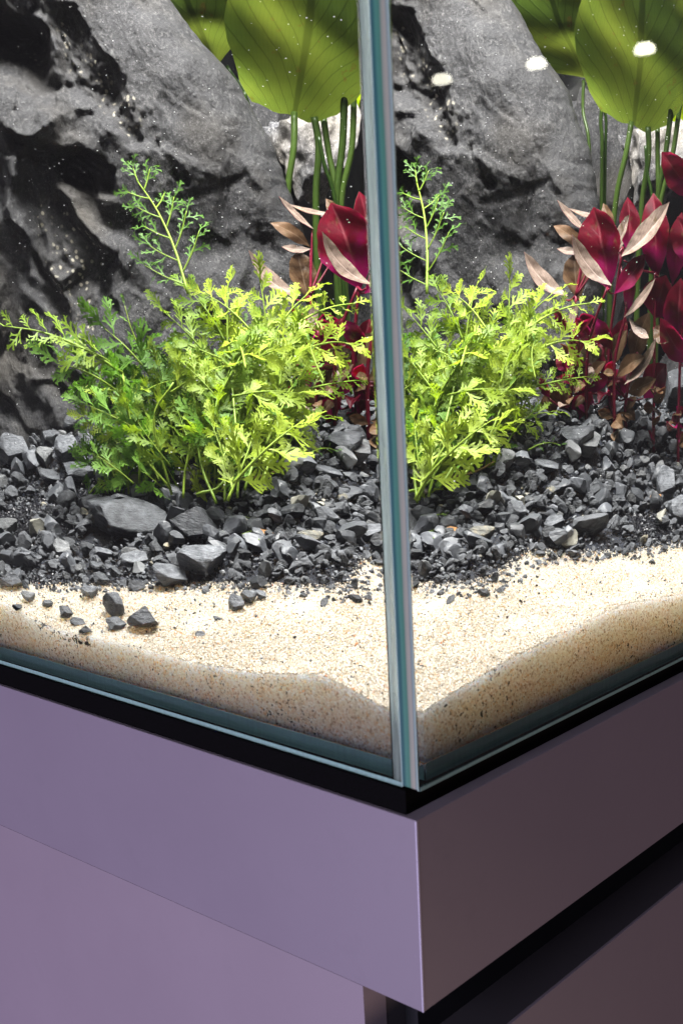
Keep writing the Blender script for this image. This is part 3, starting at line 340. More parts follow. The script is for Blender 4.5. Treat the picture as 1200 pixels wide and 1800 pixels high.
M_under = mat_red('leaf_crimson', (.026, .001, .004), (.085, .002, .010), (.55, .004, .08), .42, True)
M_upper = mat_red('leaf_dusty_pink', (.070, .050, .040), (.165, .123, .100), (.25, .08, .06), .1)
M_brown = mat_red('leaf_brown', (.05, .025, .012), (.13, .08, .045), (.18, .06, .02), .35)
M_rstem = mat_leaf('crimson_stem', (.05, .003, .008), (.12, .006, .02), .2, .35)
def mat_broad(name, c0, c1, tcol, trans):
    m, nt, out = new_mat(name); n = N(nt)
    uv = n('UVMap').outputs[0]; tc = n('TexCoord').outputs['Object']
    s = n('SeparateXYZ', {'Vector': uv})
    ax = n.math('ABSOLUTE', n.math('SUBTRACT', s.outputs[0], .5))
    wob = n('TexNoise', {'Vector': tc, 'Scale': 30.0, 'Detail': 3.0}).outputs[0]
    ph = n.math('ADD', n.math('SUBTRACT', n.math('MULTIPLY', s.outputs[1], 62.0), n.math('MULTIPLY', n.math('POWER', ax, .8), 58.0)), n.math('MULTIPLY', wob, 3.0))
    vein = n.ramp(n.math('SINE', ph), [(.88, g3(0)), (1.0, g3(.6))])
    ph2 = n.math('ADD', n.math('MULTIPLY', ax, 230.0), n.math('MULTIPLY', wob, 5.0))
    v2 = n.ramp(n.math('SINE', ph2), [(.6, g3(0)), (1.0, g3(.16))])
    mid = n.ramp(ax, [(0.0, g3(.9)), (.018, g3(.9)), (.032, g3(0))])
    a = n('TexNoise', {'Vector': tc, 'Scale': 24.0, 'Detail': 7.0, 'Roughness': .6}).outputs[0]
    c = n.mix(n.ramp(a, [(.35, g3(0)), (.65, g3(1))]), c0, c1)
    dk = n.math('MAXIMUM', n.math('MAXIMUM', vein, mid), v2)
    c = n.mix(dk, c, tuple(x * .45 for x in c0))
    spot = n('TexNoise', {'Vector': tc, 'Scale': 85.0, 'Detail': 3.0}).outputs[0]; old = n.ramp(spot, [(.66, g3(0)), (.72, g3(.8))])
    c = n.mix(old, c, (.09, .05, .015)); tcol = n.mix(n.math('MULTIPLY', old, .8), tcol, (.12, .07, .01))
    pale = n.ramp(n('TexNoise', {'Vector': tc, 'Scale': 11.0, 'Detail': 4.0}).outputs[0], [(.42, g3(0)), (.64, g3(.55))]); tcol = n.mix(pale, tcol, (.36, .42, .05))
    tdk = n.mix(1.0, tcol, (.3, .3, .3), 'MULTIPLY')
    tcc = n.mix(n.math('MULTIPLY', dk, .6), tcol, tdk)
    bp = n('Bump', {'Height': n.math('ADD', dk, n.math('MULTIPLY', a, .4)), 'Strength': .5, 'Distance': .0012}).outputs[0]
    p = n('BsdfPrincipled', {'Base Color': c, 'Roughness': .34, 'Normal': bp, 'Specular IOR Level': .10})
    t = n('BsdfTranslucent', {'Color': tcc})
    mx = n('MixShader', {0: trans, 1: p.outputs[0], 2: t.outputs[0]})
    nt.links.new(mx.outputs[0], out.inputs[0]); return m
M_broad = mat_broad('broad_leaf_green', (.022, .040, .006), (.045, .075, .010), (.16, .235, .03), .5)
M_bright = mat_broad('broad_leaf_backlit', (.30, .45, .01), (.45, .60, .02), (.85, .98, .01), .7)  # backlight on the rear leaves put into a brighter leaf colour
M_petiole = mat_leaf('petiole_green', (.010, .022, .004), (.030, .052, .010), .35, .3)
def mat_simple(name, col, rough=.4, emit=0):
    m, nt, out = new_mat(name); n = N(nt)
    if emit: p = n('Emission', {'Color': (*col, 1), 'Strength': emit})
    else:
        tc = n('TexCoord').outputs['Object']; a = n('TexNoise', {'Vector': tc, 'Scale': 500.0}).outputs[0]
        p = n('BsdfPrincipled', {'Base Color': n.mix(a, tuple(x * .8 for x in col), col), 'Roughness': rough})
    nt.links.new(p.outputs[0], out.inputs[0]); return m
M_speck = mat_simple('suspended_speck', (.85, .86, .88), .3)
M_blackgrain = mat_simple('black_grain', (.014, .014, .017), .22)
M_black = mat_simple('black_film', (.006, .006, .008), .6)
M_lampwhite = mat_simple('ceiling_lamp_glow', (1, .96, .80), emit=12)

# ------------------------------------------------------------------ cabinet
ZM, H = 14.75, 120.3
ZB = -ZM - H
cab = empty('aquarium_cabinet', (0, 0, -900))
tag(cab, 'matte lavender cabinet with sharp corner and dark finger recess beneath the glass tank', 'cabinet')
def cpart(name, a, b, mat, bevel=0, seg=2):
    o = box(name, a, b, mat, None, bevel, seg); o.parent = cab; o.location = -cab.location; return o
cpart('top_slab', (-1100, -4.7, ZB), (1.1, 900, -ZM), M_slab, .5, 2)
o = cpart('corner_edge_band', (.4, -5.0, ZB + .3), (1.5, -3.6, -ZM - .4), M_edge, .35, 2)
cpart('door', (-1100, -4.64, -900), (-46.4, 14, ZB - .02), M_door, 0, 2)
cpart('carcass_side', (-1099, 14.2, -900), (-46.8, 31, ZB - .3), M_lip)
cpart('recess_channel', (-1000, 31.2, -900), (-36.5, 880, ZB - .3), M_gap)
cpart('drawer_front', (-1.2, 12, -900), (1.1, 900, ZB - 53.8), M_slab, .4, 2)
cpart('drawer_ledge', (-36.4, 12.3, -890), (-1.3, 899, ZB - 54.2), M_lip)

mat_o = box('foam_mat', (-1090, -2.6, -ZM + .05), (-7.6, 890, -.05), M_rubber, None, .4, 2)
tag(mat_o, 'thin black foam mat squeezed between lavender cabinet and glass tank', 'mat')

# ------------------------------------------------------------------ aquarium
T = 12.0; TB = 11.1; LX, LY, HZ = 1000, 850, 1010
tank = empty('glass_aquarium', (0, 0, 0))
tag(tank, 'clear glass aquarium whose greenish corner edge faces the viewer', 'aquarium')
def pane(a, b, name='glass_pane', label=None):
    o = box(name, a, b, M_glass, tank, .5, 2)
    if label: o['label'] = label
    return o
pane((-T, 0, 0), (0, LY, HZ), label='right front pane with its polished green end at the corner')
pane((-LX, 0, 0), (-T - 7.05, T, HZ), label='left front pane')
pane((-LX, LY - T, 0), (-T - .06, LY, HZ), label='rear pane')
pane((-LX, T + .06, 0), (-LX + T, LY - T - .06, HZ), label='far side pane')
pane((-LX + T + .06, T + .06, 0), (-T - .06, LY - T - .06, TB), 'base_pane')
# clear silicone fillet in the inner corner and along the base
def fillet(name, p0, p1, da, db, r):
    p0 = np.array(p0, float); p1 = np.array(p1, float); da = np.array(da, float); db = np.array(db, float)
    n = 6; prof = [np.zeros(3), da * r]
    for i in range(1, n):
        t = i / n * math.pi / 2
        prof.append(da * r * (1 - math.sin(t)) * 1.0 + db * r * (1 - math.cos(t)))
    prof.append(db * r)
    vs = [p0 + q for q in prof] + [p1 + q for q in prof]; k = len(prof)
    fs = [tuple(range(k))[::-1], tuple(range(k, 2 * k))] + [(i, (i + 1) % k, k + (i + 1) % k, k + i) for i in range(k)]
    return mesh_obj(name, vs, fs, M_sil, tank)
box('silicone_seam', (-T - 7.0, .5, TB - 10), (-T - .04, 5.2, HZ - 1), M_sil, tank, .4, 1)
box('polished_edge', (-T + .5, -.42, 1.2), (-.5, -.04, HZ - .6), M_polished, tank, .12, 1)
box('edge_bevel', (-T + .02, -.50, .6), (-T + .55, -.02, HZ - .6), M_arris, tank)
box('edge_bevel', (-.55, -.50, .6), (-.02, -.02, HZ - .6), M_arris, tank)
box('base_edge', (-LX + 20, T + .3, .9), (-T - 1.2, T + .6, TB + .02), M_edgeglass, tank)
box('base_edge', (-T - .6, T + .7, .9), (-T - .3, LY - 20, TB + .02), M_edgeglass, tank)
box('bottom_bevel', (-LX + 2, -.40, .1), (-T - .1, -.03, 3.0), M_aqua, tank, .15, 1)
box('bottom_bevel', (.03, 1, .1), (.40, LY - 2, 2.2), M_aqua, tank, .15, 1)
bk = box('backing_film', (-LX - 1, LY + .3, 0), (-T - 1, LY + 1.5, HZ), M_black, tank)
bk2 = box('backing_film', (-LX - 1.5, 0, 0), (-LX - .3, LY + .2, HZ), M_black, tank)
wp = [(-LX + T + .1, T + .11), (-T - 7.15, T + .11), (-T - 7.15, 5.4), (-T - .1, 5.4), (-T - .1, LY - T - .12), (-LX + T + .1, LY - T - .12)]
water = mesh_obj('water', [(x, y, TB + .1) for x, y in wp] + [(x, y, HZ - 12) for x, y in wp],
                 [tuple(range(6))[::-1], tuple(range(6, 12))] + [(i, (i + 1) % 6, 6 + (i + 1) % 6, 6 + i) for i in range(6)], M_water)
tag(water, 'clear still water filling the glass tank', kind='structure')

# ------------------------------------------------------------------ sand and substrate
def ground(x, y):
    u = -x - 12; v = y - 12
    m = np.maximum(np.minimum(u, v), 0)
    h = lerpt(FP, m); s = sms((y + x) / 60 + .5)
    c = lerpt(CL, x) * (1 - s) + lerpt(CR, y) * s
    return h + (c - 44) * (1 - sms(m / 70.))
def bnd(x, y):
    s = sms((y + x) / 60 + .5); return lerpt(BL, x) * (1 - s) + lerpt(BR, y) * s
def mind(x, y): return np.minimum(-x - 12, y - 12)
def build_sand():
    us = np.concatenate([np.arange(0, 220, 1.3), np.linspace(220, 975, 130)])
    vs = np.concatenate([np.arange(0, 220, 1.3), np.linspace(220, 824, 110)])
    xs = -12.75 - us; ys = 12.75 + vs
    nx, ny = len(xs), len(ys)
    X, Y = np.meshgrid(xs, ys, indexing='ij')
    Z = ground(X, Y)
    small = np.random.normal(0, .28, X.shape)
    lump = np.array([nz((x, y, 3.1), .022, 3) * 1.1 + nz((x, y, 9.1), .11, 2) * .5 for x, y in zip(X.ravel(), Y.ravel())]).reshape(X.shape)
    Z = Z + lump * sms(mind(X, Y) / 14 + .25) + small
    top = np.stack([X, Y, Z], -1).reshape(-1, 3)
    idx = np.arange(nx * ny).reshape(nx, ny)
    F = np.stack([idx[:-1, :-1], idx[:-1, 1:], idx[1:, 1:], idx[1:, :-1]], -1).reshape(-1, 4)[:, ::1]
    faces = F.tolist()
    verts = top.tolist()
    base = TB + .4
    # side walls with several rows
    ring = [idx[i, 0] for i in range(nx)] + [idx[-1, j] for j in range(1, ny)] + [idx[i, -1] for i in range(nx - 2, -1, -1)] + [idx[0, j] for j in range(ny - 2, 0, -1)]
    prev = list(ring); L = len(ring); rows = 5
    for r in range(1, rows + 1):
        cur = []
        for k in ring:
            x, y, z = top[k]; cur.append(len(verts)); verts.append((x, y, z + (base - z) * r / rows))
        for i in range(L):
            j = (i + 1) % L; faces.append((prev[i], prev[j], cur[j], cur[i]))
        prev = cur
    faces.append(tuple(prev[::-1]))
    o = mesh_obj('sand', verts, faces, M_sand, smooth=True)
    dark = np.zeros(len(verts)); V = np.array(verts)
    mm_ = mind(V[:, 0], V[:, 1]); b = bnd(V[:, 0], V[:, 1])
    dark = sms((mm_ - b - 0) / 30 + .30)
    # black substrate smeared against the left pane
    def patch(x0, z0, rx, rz): return np.exp(-(((V[:, 0] - x0) / rx) ** 2 + ((V[:, 2] - z0) / rz) ** 2)) * (mm_ < 4)
    dark = np.maximum(dark, .62 * patch(-312, 33, 26, 7)); dark = np.maximum(dark, .55 * patch(-350, 38, 20, 6))
    at = o.data.attributes.new('dark', 'FLOAT', 'POINT'); at.data.foreach_set('value', dark)
    return o
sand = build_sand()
tag(sand, 'bank of pale coarse sand pressed against the front panes, darker under gravel', kind='structure')

# ------------------------------------------------------------------ stones
def stone_mesh(name, seed, sub=3, cuts=9, rounded=0., rough=.03):
    rnd = random.Random(seed)
    bm = bmesh.new(); bmesh.ops.create_icosphere(bm, subdivisions=sub, radius=1)
    planes = []
    for _ in range(cuts):
        v = Vector((rnd.gauss(0, 1), rnd.gauss(0, 1), rnd.gauss(0, 1))).normalized()
        planes.append((v, rnd.uniform(.38, .80)))
    off = Vector((rnd.uniform(0, 50), rnd.uniform(0, 50), rnd.uniform(0, 50)))
    for v in bm.verts:
        p = v.co.copy()
        for _ in range(2):
            for n_, d_ in planes:
                k = p.dot(n_) - d_
                if k > 0: p -= n_ * k * (1 - rounded)
        p *= 1 + rough * noise.fractal(p * 2.6 + off, 1, 2, 3)
        v.co = p
    c = sum((v.co for v in bm.verts), Vector()) / len(bm.verts)
    ext = [max(abs(v.co[i] - c[i]) for v in bm.verts) for i in range(3)]
    for v in bm.verts: v.co = Vector(((v.co[i] - c[i]) / ext[i] for i in range(3)))
    me = bpy.data.meshes.new(name); bm.to_mesh(me); bm.free()
    return me
def bake_stone(name, me, rad, mat, smooth):
    m = me.copy(); m.name = name
    co = np.zeros(len(m.vertices) * 3); m.vertices.foreach_get('co', co)
    co = co.reshape(-1, 3) * np.array(rad) * MMU; m.vertices.foreach_set('co', co.ravel())
    m.materials.clear(); m.materials.append(mat)
    m.polygons.foreach_set('use_smooth', [smooth] * len(m.polygons)); m.update(); return m
ROUGH = [stone_mesh('stone', 40 + i, 4, 11 + i % 5, 0., .035) for i in range(6)]
SMOOTH = [stone_mesh('stone', 80 + i, 4, 5, .5, .10) for i in range(3)]
ANG = math.atan2(.5812, .8137)
placed = []
for i, (loc, rx, ry, rz, shp, col, nm, lab) in enumerate(STONES):
    base = SMOOTH[i % 3] if shp == 'smooth' else ROUGH[i % 6]
    me = bake_stone(nm, base, (rx, ry, rz), M_stone[col], shp == 'smooth')
    o = bpy.data.objects.new(nm, me); link(o); o.location = Vector(loc) * MMU
    rr = random.Random(i)
    tilt = .12 if shp != 'flat' else .25
    o.rotation_euler = (rr.uniform(-tilt, tilt), rr.uniform(-tilt, tilt), ANG + rr.uniform(-.15, .15))
    tag(o, lab, 'pebble' if nm == 'pebble' else ('boulder' if nm == 'boulder' else 'stone'))
    placed.append((loc[0], loc[1], max(rx, ry)))
# loose gravel: one mesh per shape, copied
cols = ['grey', 'dark', 'grey', 'grey', 'dark', 'grey', 'grey', 'pale', 'dark', 'grey', 'grey', 'dark', 'grey']
GM = []
for i in range(14):
    b = stone_mesh('gravel_stone', 200 + i, 3, 10 + i % 5, 0., .03)
    rr = random.Random(i)
    GM.append(bake_stone('gravel_stone', b, (rr.uniform(.8, 1.1), rr.uniform(.65, .95), rr.uniform(.45, .8)), M_stone[cols[i % len(cols)] if i != 13 else 'tan'], False))
camp = np.array([389.8, -430.1, 254.5])
def in_front_view(x, y, z):
    d = Vector((x, y, z)) - Vector(camp)
    dep = d.dot(-_b); px = 976.5 + 2026 * d.dot(_r) / dep; py = 1138.6 - 2026 * d.dot(_u) / dep
    return -150 < px < 1420 and 500 < py < 1300
gr = []
rs = random.Random(5)
tries = 0
ES = (.8137, .5812); ED = (-.5812, .8137)
def rock_front(s, z=120): return 556
while len(gr) < 3300 and tries < 60000:
    tries += 1
    x = rs.uniform(-700, -18); y = rs.uniform(18, 640)
    m_ = float(mind(x, y)); b_ = float(bnd(x, y))
    over = m_ - b_ + rs.gauss(0, 9)
    if over < 0: continue
    s = ES[0] * x + ES[1] * y; d = ED[0] * x + ED[1] * y
    if d > 562 and s < -35: continue
    if d > 720: continue
    g_ = float(ground(x, y))
    if not in_front_view(x, y, g_): continue
    # two black sand pools stay nearly bare
    pool = math.exp(-(((x + 500) / 45) ** 2 + ((y - 175) / 38) ** 2)) + math.exp(-(((x + 165) / 22) ** 2 + ((y - 372) / 30) ** 2))
    if rs.random() < pool * 1.1: continue
    near = min(1, over / 60)
    r = rs.lognormvariate(math.log(3.2 + 1.6 * near), .50)
    r = min(r, 13)
    if over < 12: r = min(r, 5)
    if any((x - px_) ** 2 + (y - py_) ** 2 < (pr * .98) ** 2 for px_, py_, pr in placed): continue
    gr.append((x, y, g_ + r * rs.uniform(.0, .55) + (rs.uniform(0, 7) if over > 20 else 0), r))
gr.sort(key=lambda t: -t[3] / (np.linalg.norm(np.array(t[:3]) - camp)))
for i, (x, y, z, r) in enumerate(gr[:240]):
    o = bpy.data.objects.new('gravel_stone', GM[i % 14]); link(o)
    o.location = Vector((x, y, z)) * MMU; o.scale = (r,) * 3
    o.rotation_euler = (rs.gauss(0, .5), rs.gauss(0, .5), rs.uniform(0, 6.28))
    tag(o, 'angular dark slate chip lying loose among the gravel of the planted bank', 'gravel stone', 'loose slate chips of the gravel bank')
def joined(name, items, protos, mats, label, kind='stuff', smooth=False):
    """many small solids as ONE mesh; protos = list of (verts, faces) in mm-free units"""
    V = []; F = []; MI = []; n0 = 0
    for (loc, rot, sc, k, mi) in items:
        pv, pf = protos[k]
        v = (pv * sc) @ rot.T + loc
        V.append(v); F.append(pf + n0); MI.append(np.full(len(pf), mi)); n0 += len(pv)
    V = np.concatenate(V) * MMU; F = np.concatenate(F); MI = np.concatenate(MI)
    me = bpy.data.meshes.new(name)
    me.vertices.add(len(V)); me.vertices.foreach_set('co', V.ravel())
    k = F.shape[1]
    me.loops.add(F.size); me.loops.foreach_set('vertex_index', F.ravel().astype(np.int32))
    me.polygons.add(len(F)); me.polygons.foreach_set('loop_start', (np.arange(len(F)) * k).astype(np.int32))
    for m in mats: me.materials.append(m)
    me.update(calc_edges=True); me.polygons.foreach_set('material_index', MI.astype(np.int32))
    me.polygons.foreach_set('use_smooth', [smooth] * len(F))
    o = bpy.data.objects.new(name, me); link(o)
    tag(o, label, kind=kind); return o
def arr(me):
    v = np.zeros(len(me.vertices) * 3); me.vertices.foreach_get('co', v)
    f = np.array([p.vertices[:] for p in me.polygons]); return v.reshape(-1, 3), f
def rotm(a, b, c):
    return np.array(Matrix.Rotation(c, 3, 'Z') @ Matrix.Rotation(b, 3, 'Y') @ Matrix.Rotation(a, 3, 'X'))
P3 = [arr(stone_mesh('p', 300 + i, 3, 11, 0., .03)) for i in range(8)]
P2 = [arr(stone_mesh('p', 330 + i, 2, 9, 0., .02)) for i in range(8)]
P1 = [arr(stone_mesh('p', 360 + i, 1, 6, 0., .0)) for i in range(6)]
gm = [M_stone['grey'], M_stone['dark'], M_stone['pale'], M_stone['tan']]
items = []
for x, y, z, r in gr[240:]:
    sc = np.array([r * rs.uniform(.8, 1.15), r * rs.uniform(.7, 1), r * rs.uniform(.5, .85)])
    items.append((np.array([x, y, z]), rotm(rs.gauss(0, .5), rs.gauss(0, .5), rs.uniform(0, 6.3)), sc, rs.randrange(8), rs.choices((0, 1, 2, 3), (12, 7, 1.3, .25))[0]))
joined('gravel', items, P3, gm, 'dense bed of small broken slate between the larger chips')
# fine chips at the border of sand and gravel, strewn thinly over the sand
items = []
t = 0
while len(items) < 7000 and t < 160000:
    t += 1
    x = rs.uniform(-700, -16); y = rs.uniform(16, 560)
    m_ = float(mind(x, y)); b_ = float(bnd(x, y)); o_ = m_ - b_
    dens = math.exp(-((o_ - 4) / 15) ** 2) if o_ < 4 else .55
    if x < -300 and -38 < o_ < 4: dens = max(dens, .30)
    if o_ < -12 and not (x < -300 and o_ > -38): dens = .08 + .35 * max(0, nz((x, y, 4), .02, 2) - .25)
    if rs.random() > dens: continue
    z = float(ground(x, y))
    if not in_front_view(x, y, z): continue
    r = rs.uniform(.8, 3.0) if o_ > -12 else rs.choice((.6, .7, .8, 1.0, 1.3, 1.8))
    items.append((np.array([x, y, z + r * .3 + (rs.uniform(0, 4) if o_ > 10 else 0)]), rotm(rs.gauss(0, .6), rs.gauss(0, .6), rs.uniform(0, 6.3)),
                  np.array([r, r * .8, r * .6]), rs.randrange(8), rs.choices((0, 1, 2, 3), (8, 9, 1.2, .3))[0]))
joined('fine_gravel', items, P2, gm, 'fine slate crumbs strewn where gravel meets sand')
# glossy black substrate grains
items = []
for (cx, cyy, rx, ry, n) in ((-560, 70, 60, 22, 1500), (-430, 78, 50, 16, 500), (-500, 175, 60, 48, 3600), (-165, 372, 24, 32, 900), (-470, 215, 60, 30, 900), (-240, 170, 90, 30, 700)):
    for _ in range(n):
        x = rs.gauss(cx, rx * .55); y = rs.gauss(cyy, ry * .55)
        if x > -20 or y < 20: continue
        r = rs.uniform(.7, 1.35); z = float(ground(x, y)) + rs.uniform(.2, 3.2)
        items.append((np.array([x, y, z]), rotm(rs.uniform(0, 6), rs.uniform(0, 6), 0), np.array([r, r, r * .8]), rs.randrange(6), 0))
joined('black_substrate_grains', items, P1, [M_blackgrain], 'glossy black soil grains showing between the stones')
# sand grains on the lit slope
gmat = []
for nm_, c_ in (('grain_cream', (.52, .46, .37)), ('grain_white', (.66, .625, .56)), ('grain_honey', (.52, .37, .20)), ('grain_black', (.02, .02, .022)), ('grain_rust', (.62, .26, .10))):
    gmat.append(mat_leaf(nm_, tuple(x * .92 for x in c_), c_, .3, .35, 500.0))
items = []
while len(items) < 62000:
    x = -14 - abs(rs.expovariate(1 / 190.)); y = 14 + abs(rs.expovariate(1 / 190.))
    if x < -620 or y > 480: continue
    m_ = float(mind(x, y)); b_ = float(bnd(x, y))
    if m_ - b_ > 12: continue
    z = float(ground(x, y))
    r = rs.uniform(.5, 1.15)
    items.append((np.array([x, y, z + rs.uniform(-.1, .9)]), rotm(rs.uniform(0, 6), rs.uniform(0, 6), 0), np.array([r, r * .85, r * .75]), rs.randrange(6),
                  rs.choices((0, 1, 2, 3, 4), (9, 12, 1.8, .55, .16))[0]))
OCT = []
for i in range(6):
    rr = random.Random(i); v = np.array([(1, 0, 0), (-1, 0, 0), (0, 1, 0), (0, -1, 0), (0, 0, 1), (0, 0, -1)], float)
    v *= np.array([[rr.uniform(.75, 1.2)] for _ in range(6)])
    OCT.append((v, np.array([(0, 2, 4), (2, 1, 4), (1, 3, 4), (3, 0, 4), (2, 0, 5), (1, 2, 5), (3, 1, 5), (0, 3, 5)])))
joined('sand_grains', items, OCT, gmat, 'loose coarse sand grains lying on the bright slope')

# ------------------------------------------------------------------ boulders
def dist_line(S, Z, pts):
    D = np.full(S.shape, 1e9); Tm = np.zeros(S.shape); L = len(pts) - 1
    for i in range(L):
        ax, az = pts[i]; bx, bz = pts[i + 1]; dx, dz = bx - ax, bz - az
        t = np.clip(((S - ax) * dx + (Z - az) * dz) / (dx * dx + dz * dz), 0, 1)
        d = np.hypot(S - ax - t * dx, Z - az - t * dz); c = d < D
        D = np.where(c, d, D); Tm = np.where(c, (i + t) / L, Tm)
    return D, Tm
def inside(S, Z, pts):
    c = np.zeros(S.shape, bool); n = len(pts)
    for i in range(n):
        (ax, az), (bx, bz) = pts[i], pts[(i + 1) % n]
        cond = ((az > Z) != (bz > Z)) & (S < (bx - ax) * (Z - az) / (bz - az + 1e-9) + ax)
        c ^= cond
    return c
EDGE = [(60, -18), (180, -20), (250, -25), (300, -24), (351, -34), (401, -57), (431, -72), (484, -119), (620, -235)]
def build_boulder():
    zs = np.arange(70, 640, 1.7); ns = 300; nw = 44
    EZ = lerpt(EDGE, zs)
    EZ = EZ + np.array([nz((z, 2, 5), .03, 4) * 5 for z in zs])
    S = np.zeros((ns + nw, len(zs))); D = np.zeros_like(S); Zg = np.tile(zs, (ns + nw, 1))
    u = np.linspace(0, 1, ns)[:, None]
    S[:ns] = -520 + (EZ[None, :] + 520) * u ** .92
    # wrapping to the back past the right edge
    k = np.linspace(0, 1, nw + 1)[1:, None]
    S[ns:] = EZ[None, :] - 190 * k ** 1.15
    t = np.clip((S[:ns] - (EZ[None, :] - 95)) / 95, 0, 1)
    D[:ns] = 549 + .10 * (Zg[:ns] - 250) * 1.0 + 62 * (1 - np.sqrt(np.clip(1 - t * t, 0, 1)))
    D[ns:] = (549 + .10 * (Zg[ns:] - 250)) + 62 + 165 * k
    warp1 = np.array([noise.noise_vector(Vector((s, d, z)) * .03) for s, d, z in zip(S.ravel(), D.ravel(), Zg.ravel())])
    warp2 = np.array([noise.noise_vector(Vector((s, 7, z)) * .17) for s, z in zip(S.ravel(), Zg.ravel())])
    Sw = S + warp1[:, 0].reshape(S.shape) * 8 + warp2[:, 0].reshape(S.shape) * 1.8; Zw = Zg + warp1[:, 1].reshape(S.shape) * 8 + warp2[:, 1].reshape(S.shape) * 1.8
    crust = np.zeros(S.shape); rec = np.zeros(S.shape); roughm = np.zeros(S.shape)
    for n_, (kind, pts, wd, amp) in enumerate(ROCKF):
        if kind == 'line':
            d, tt = dist_line(Sw, Zw, pts)
            taper = np.clip(np.minimum(tt, 1 - tt) * 5 + .25, 0, 1)
            if amp > 0:
                g = np.clip(1.25 - d / (wd * taper + .5), 0, 1) ** .7
                rec += amp * g * taper
            else: rec += amp * np.exp(-(d / wd) ** 1.3) * taper
            if n_ == 2: roughm = np.maximum(roughm, np.exp(-(d / 22) ** 2)); crust = np.maximum(crust, .75 * np.exp(-(d / 17) ** 4))
        else:
            ins = inside(Sw, Zw, pts); d, _ = dist_line(Sw, Zw, pts + [pts[0]])
            sd = np.where(ins, d, -d)
            zz_ = [p[1] for p in pts]; run = 1.0
            if kind == 'pit': run = np.clip((Zw - min(zz_)) / (max(zz_) - min(zz_)), 0, 1) ** .75 * 1.15; 
            rec += amp * sms(sd / (wd * (1 if kind == 'pit' else 2)) + .35) * run
            if n_ in (15,): crust = np.maximum(crust, sms(sd / 10 + .5)); roughm = np.maximum(roughm, sms(sd / 10 + .5) * .5)
            if n_ == 0: crust = np.maximum(crust, sms(sd / 6) * .4)
    front = np.ones(S.shape); front[ns:] = 0; front[ns - 20:ns] = np.linspace(1, 0, 20)[:, None]
    # chipped facets (voronoi-like terraces) and fractal relief
    fr = []
    for s, d, z in zip(Sw.ravel(), D.ravel(), Zw.ravel()):
        p = Vector((s * 1.0, d * .3, z * .55 + s * .3))
        fr.append(noise.fractal(Vector((s, d, z)) * .012, .9, 2.1, 3) * 7 + noise.ridged_multi_fractal(Vector((s, z * .8, d)) * .035, 1.0, 2.1, 5, 1.0, 2.0) * -.45)
    fr = np.array(fr).reshape(S.shape)
    # slate facets: jittered cells, each a plane with its own tilt, in two sizes
    def facets(cell, tilt, step, seed, wx=0.0):
        r_ = np.random.RandomState(seed); pts = []
        for a in np.arange(-560, 60, cell):
            for c in np.arange(40, 680, cell * 1.35): pts.append((a + r_.uniform(-.5, .5) * cell, c + r_.uniform(-.5, .5) * cell * 1.35, r_.uniform(-1, 1) * tilt, r_.uniform(-1, 1) * tilt, r_.uniform(-1, 1) * step))
        d1 = np.full(S.shape, 1e9); d2 = np.full(S.shape, 1e9); v1 = np.zeros(S.shape); v2 = np.zeros(S.shape)
        A = Sw + .35 * (Zw - 300); B = Zw
        for a, c, ta, tc, st_ in pts:
            da = A - (a + .35 * (c - 300)); dc = (B - c) / 1.35; d = np.hypot(da, dc); v = da * ta + (B - c) * tc + st_
            n1 = d < d1
            d2 = np.where(n1, d1, np.minimum(d2, d)); v2 = np.where(n1, v1, np.where(d < d2 + 1e-6, v, v2)); v1 = np.where(n1, v, v1); d1 = np.where(n1, d, d1)
        w_ = .5 + .5 * sms((d2 - d1) / (cell * .10))
        return v1 * w_ + v2 * (1 - w_)
    left = sms((-150 - S) / 90) * .75 + .25
    fac = facets(66, .40, 5.0, 5) * left + facets(24, .22, 1.6, 8) * (left * .8 + .1)
    fine = np.array([noise.fractal(Vector((s, d, z)) * .16, .7, 2.1, 4) for s, d, z in zip(S.ravel(), D.ravel(), Zg.ravel())]).reshape(S.shape)
    D += rec * front + fr + fac * front + fine * (.45 + 2.6 * roughm)
    X = ES[0] * S + ED[0] * D; Y = ES[1] * S + ED[1] * D
    nS, nZ = S.shape
    V = np.stack([X, Y, Zg], -1).reshape(-1, 3); idx = np.arange(nS * nZ).reshape(nS, nZ)
    F = np.stack([idx[:-1, :-1], idx[1:, :-1], idx[1:, 1:], idx[:-1, 1:]], -1).reshape(-1, 4).tolist()
    # back closing wall
    vs = V.tolist(); b0 = []
    for j in (0, nZ - 1):
        z = zs[j]; row = []
        for i in (0, nS - 1):
            s = S[i, j]; row.append(len(vs)); d = 835; vs.append((ES[0] * s + ED[0] * d, ES[1] * s + ED[1] * d, z))
        b0.append(row)
    F.append([b0[0][0], b0[0][1], b0[1][1], b0[1][0]][::-1])
    F.append([int(q) for q in idx[0, :]] [::-1] + [b0[0][0], b0[1][0]])
    F.append([int(q) for q in idx[-1, :]] + [b0[1][1], b0[0][1]])
    F.append([int(q) for q in idx[:, 0]][::-1] + [b0[0][0], b0[0][1]])
    F.append([int(q) for q in idx[:, -1]] + [b0[1][1], b0[1][0]])
    o = mesh_obj('slate_boulder', vs, F, M_rock, smooth=True, origin=(-430, 430, 120))
    cr = np.concatenate([crust.ravel(), np.zeros(4)])
    at = o.data.attributes.new('crust', 'FLOAT', 'POINT'); at.data.foreach_set('value', cr)
    # clip to tank interior
    co = np.zeros(len(o.data.vertices) * 3); o.data.vertices.foreach_get('co', co); co = co.reshape(-1, 3)
    co[:, 0] = np.clip(co[:, 0], (-LX + T + 2 + 430) * MMU, None); co[:, 1] = np.clip(co[:, 1], None, (LY - T - 3 - 430) * MMU)
    o.data.vertices.foreach_set('co', co.ravel()); o.data.update()
    return o
boulder = build_boulder()
tag(boulder, 'huge weathered dark slate boulder with deep hollows filling the left of the tank', 'boulder')
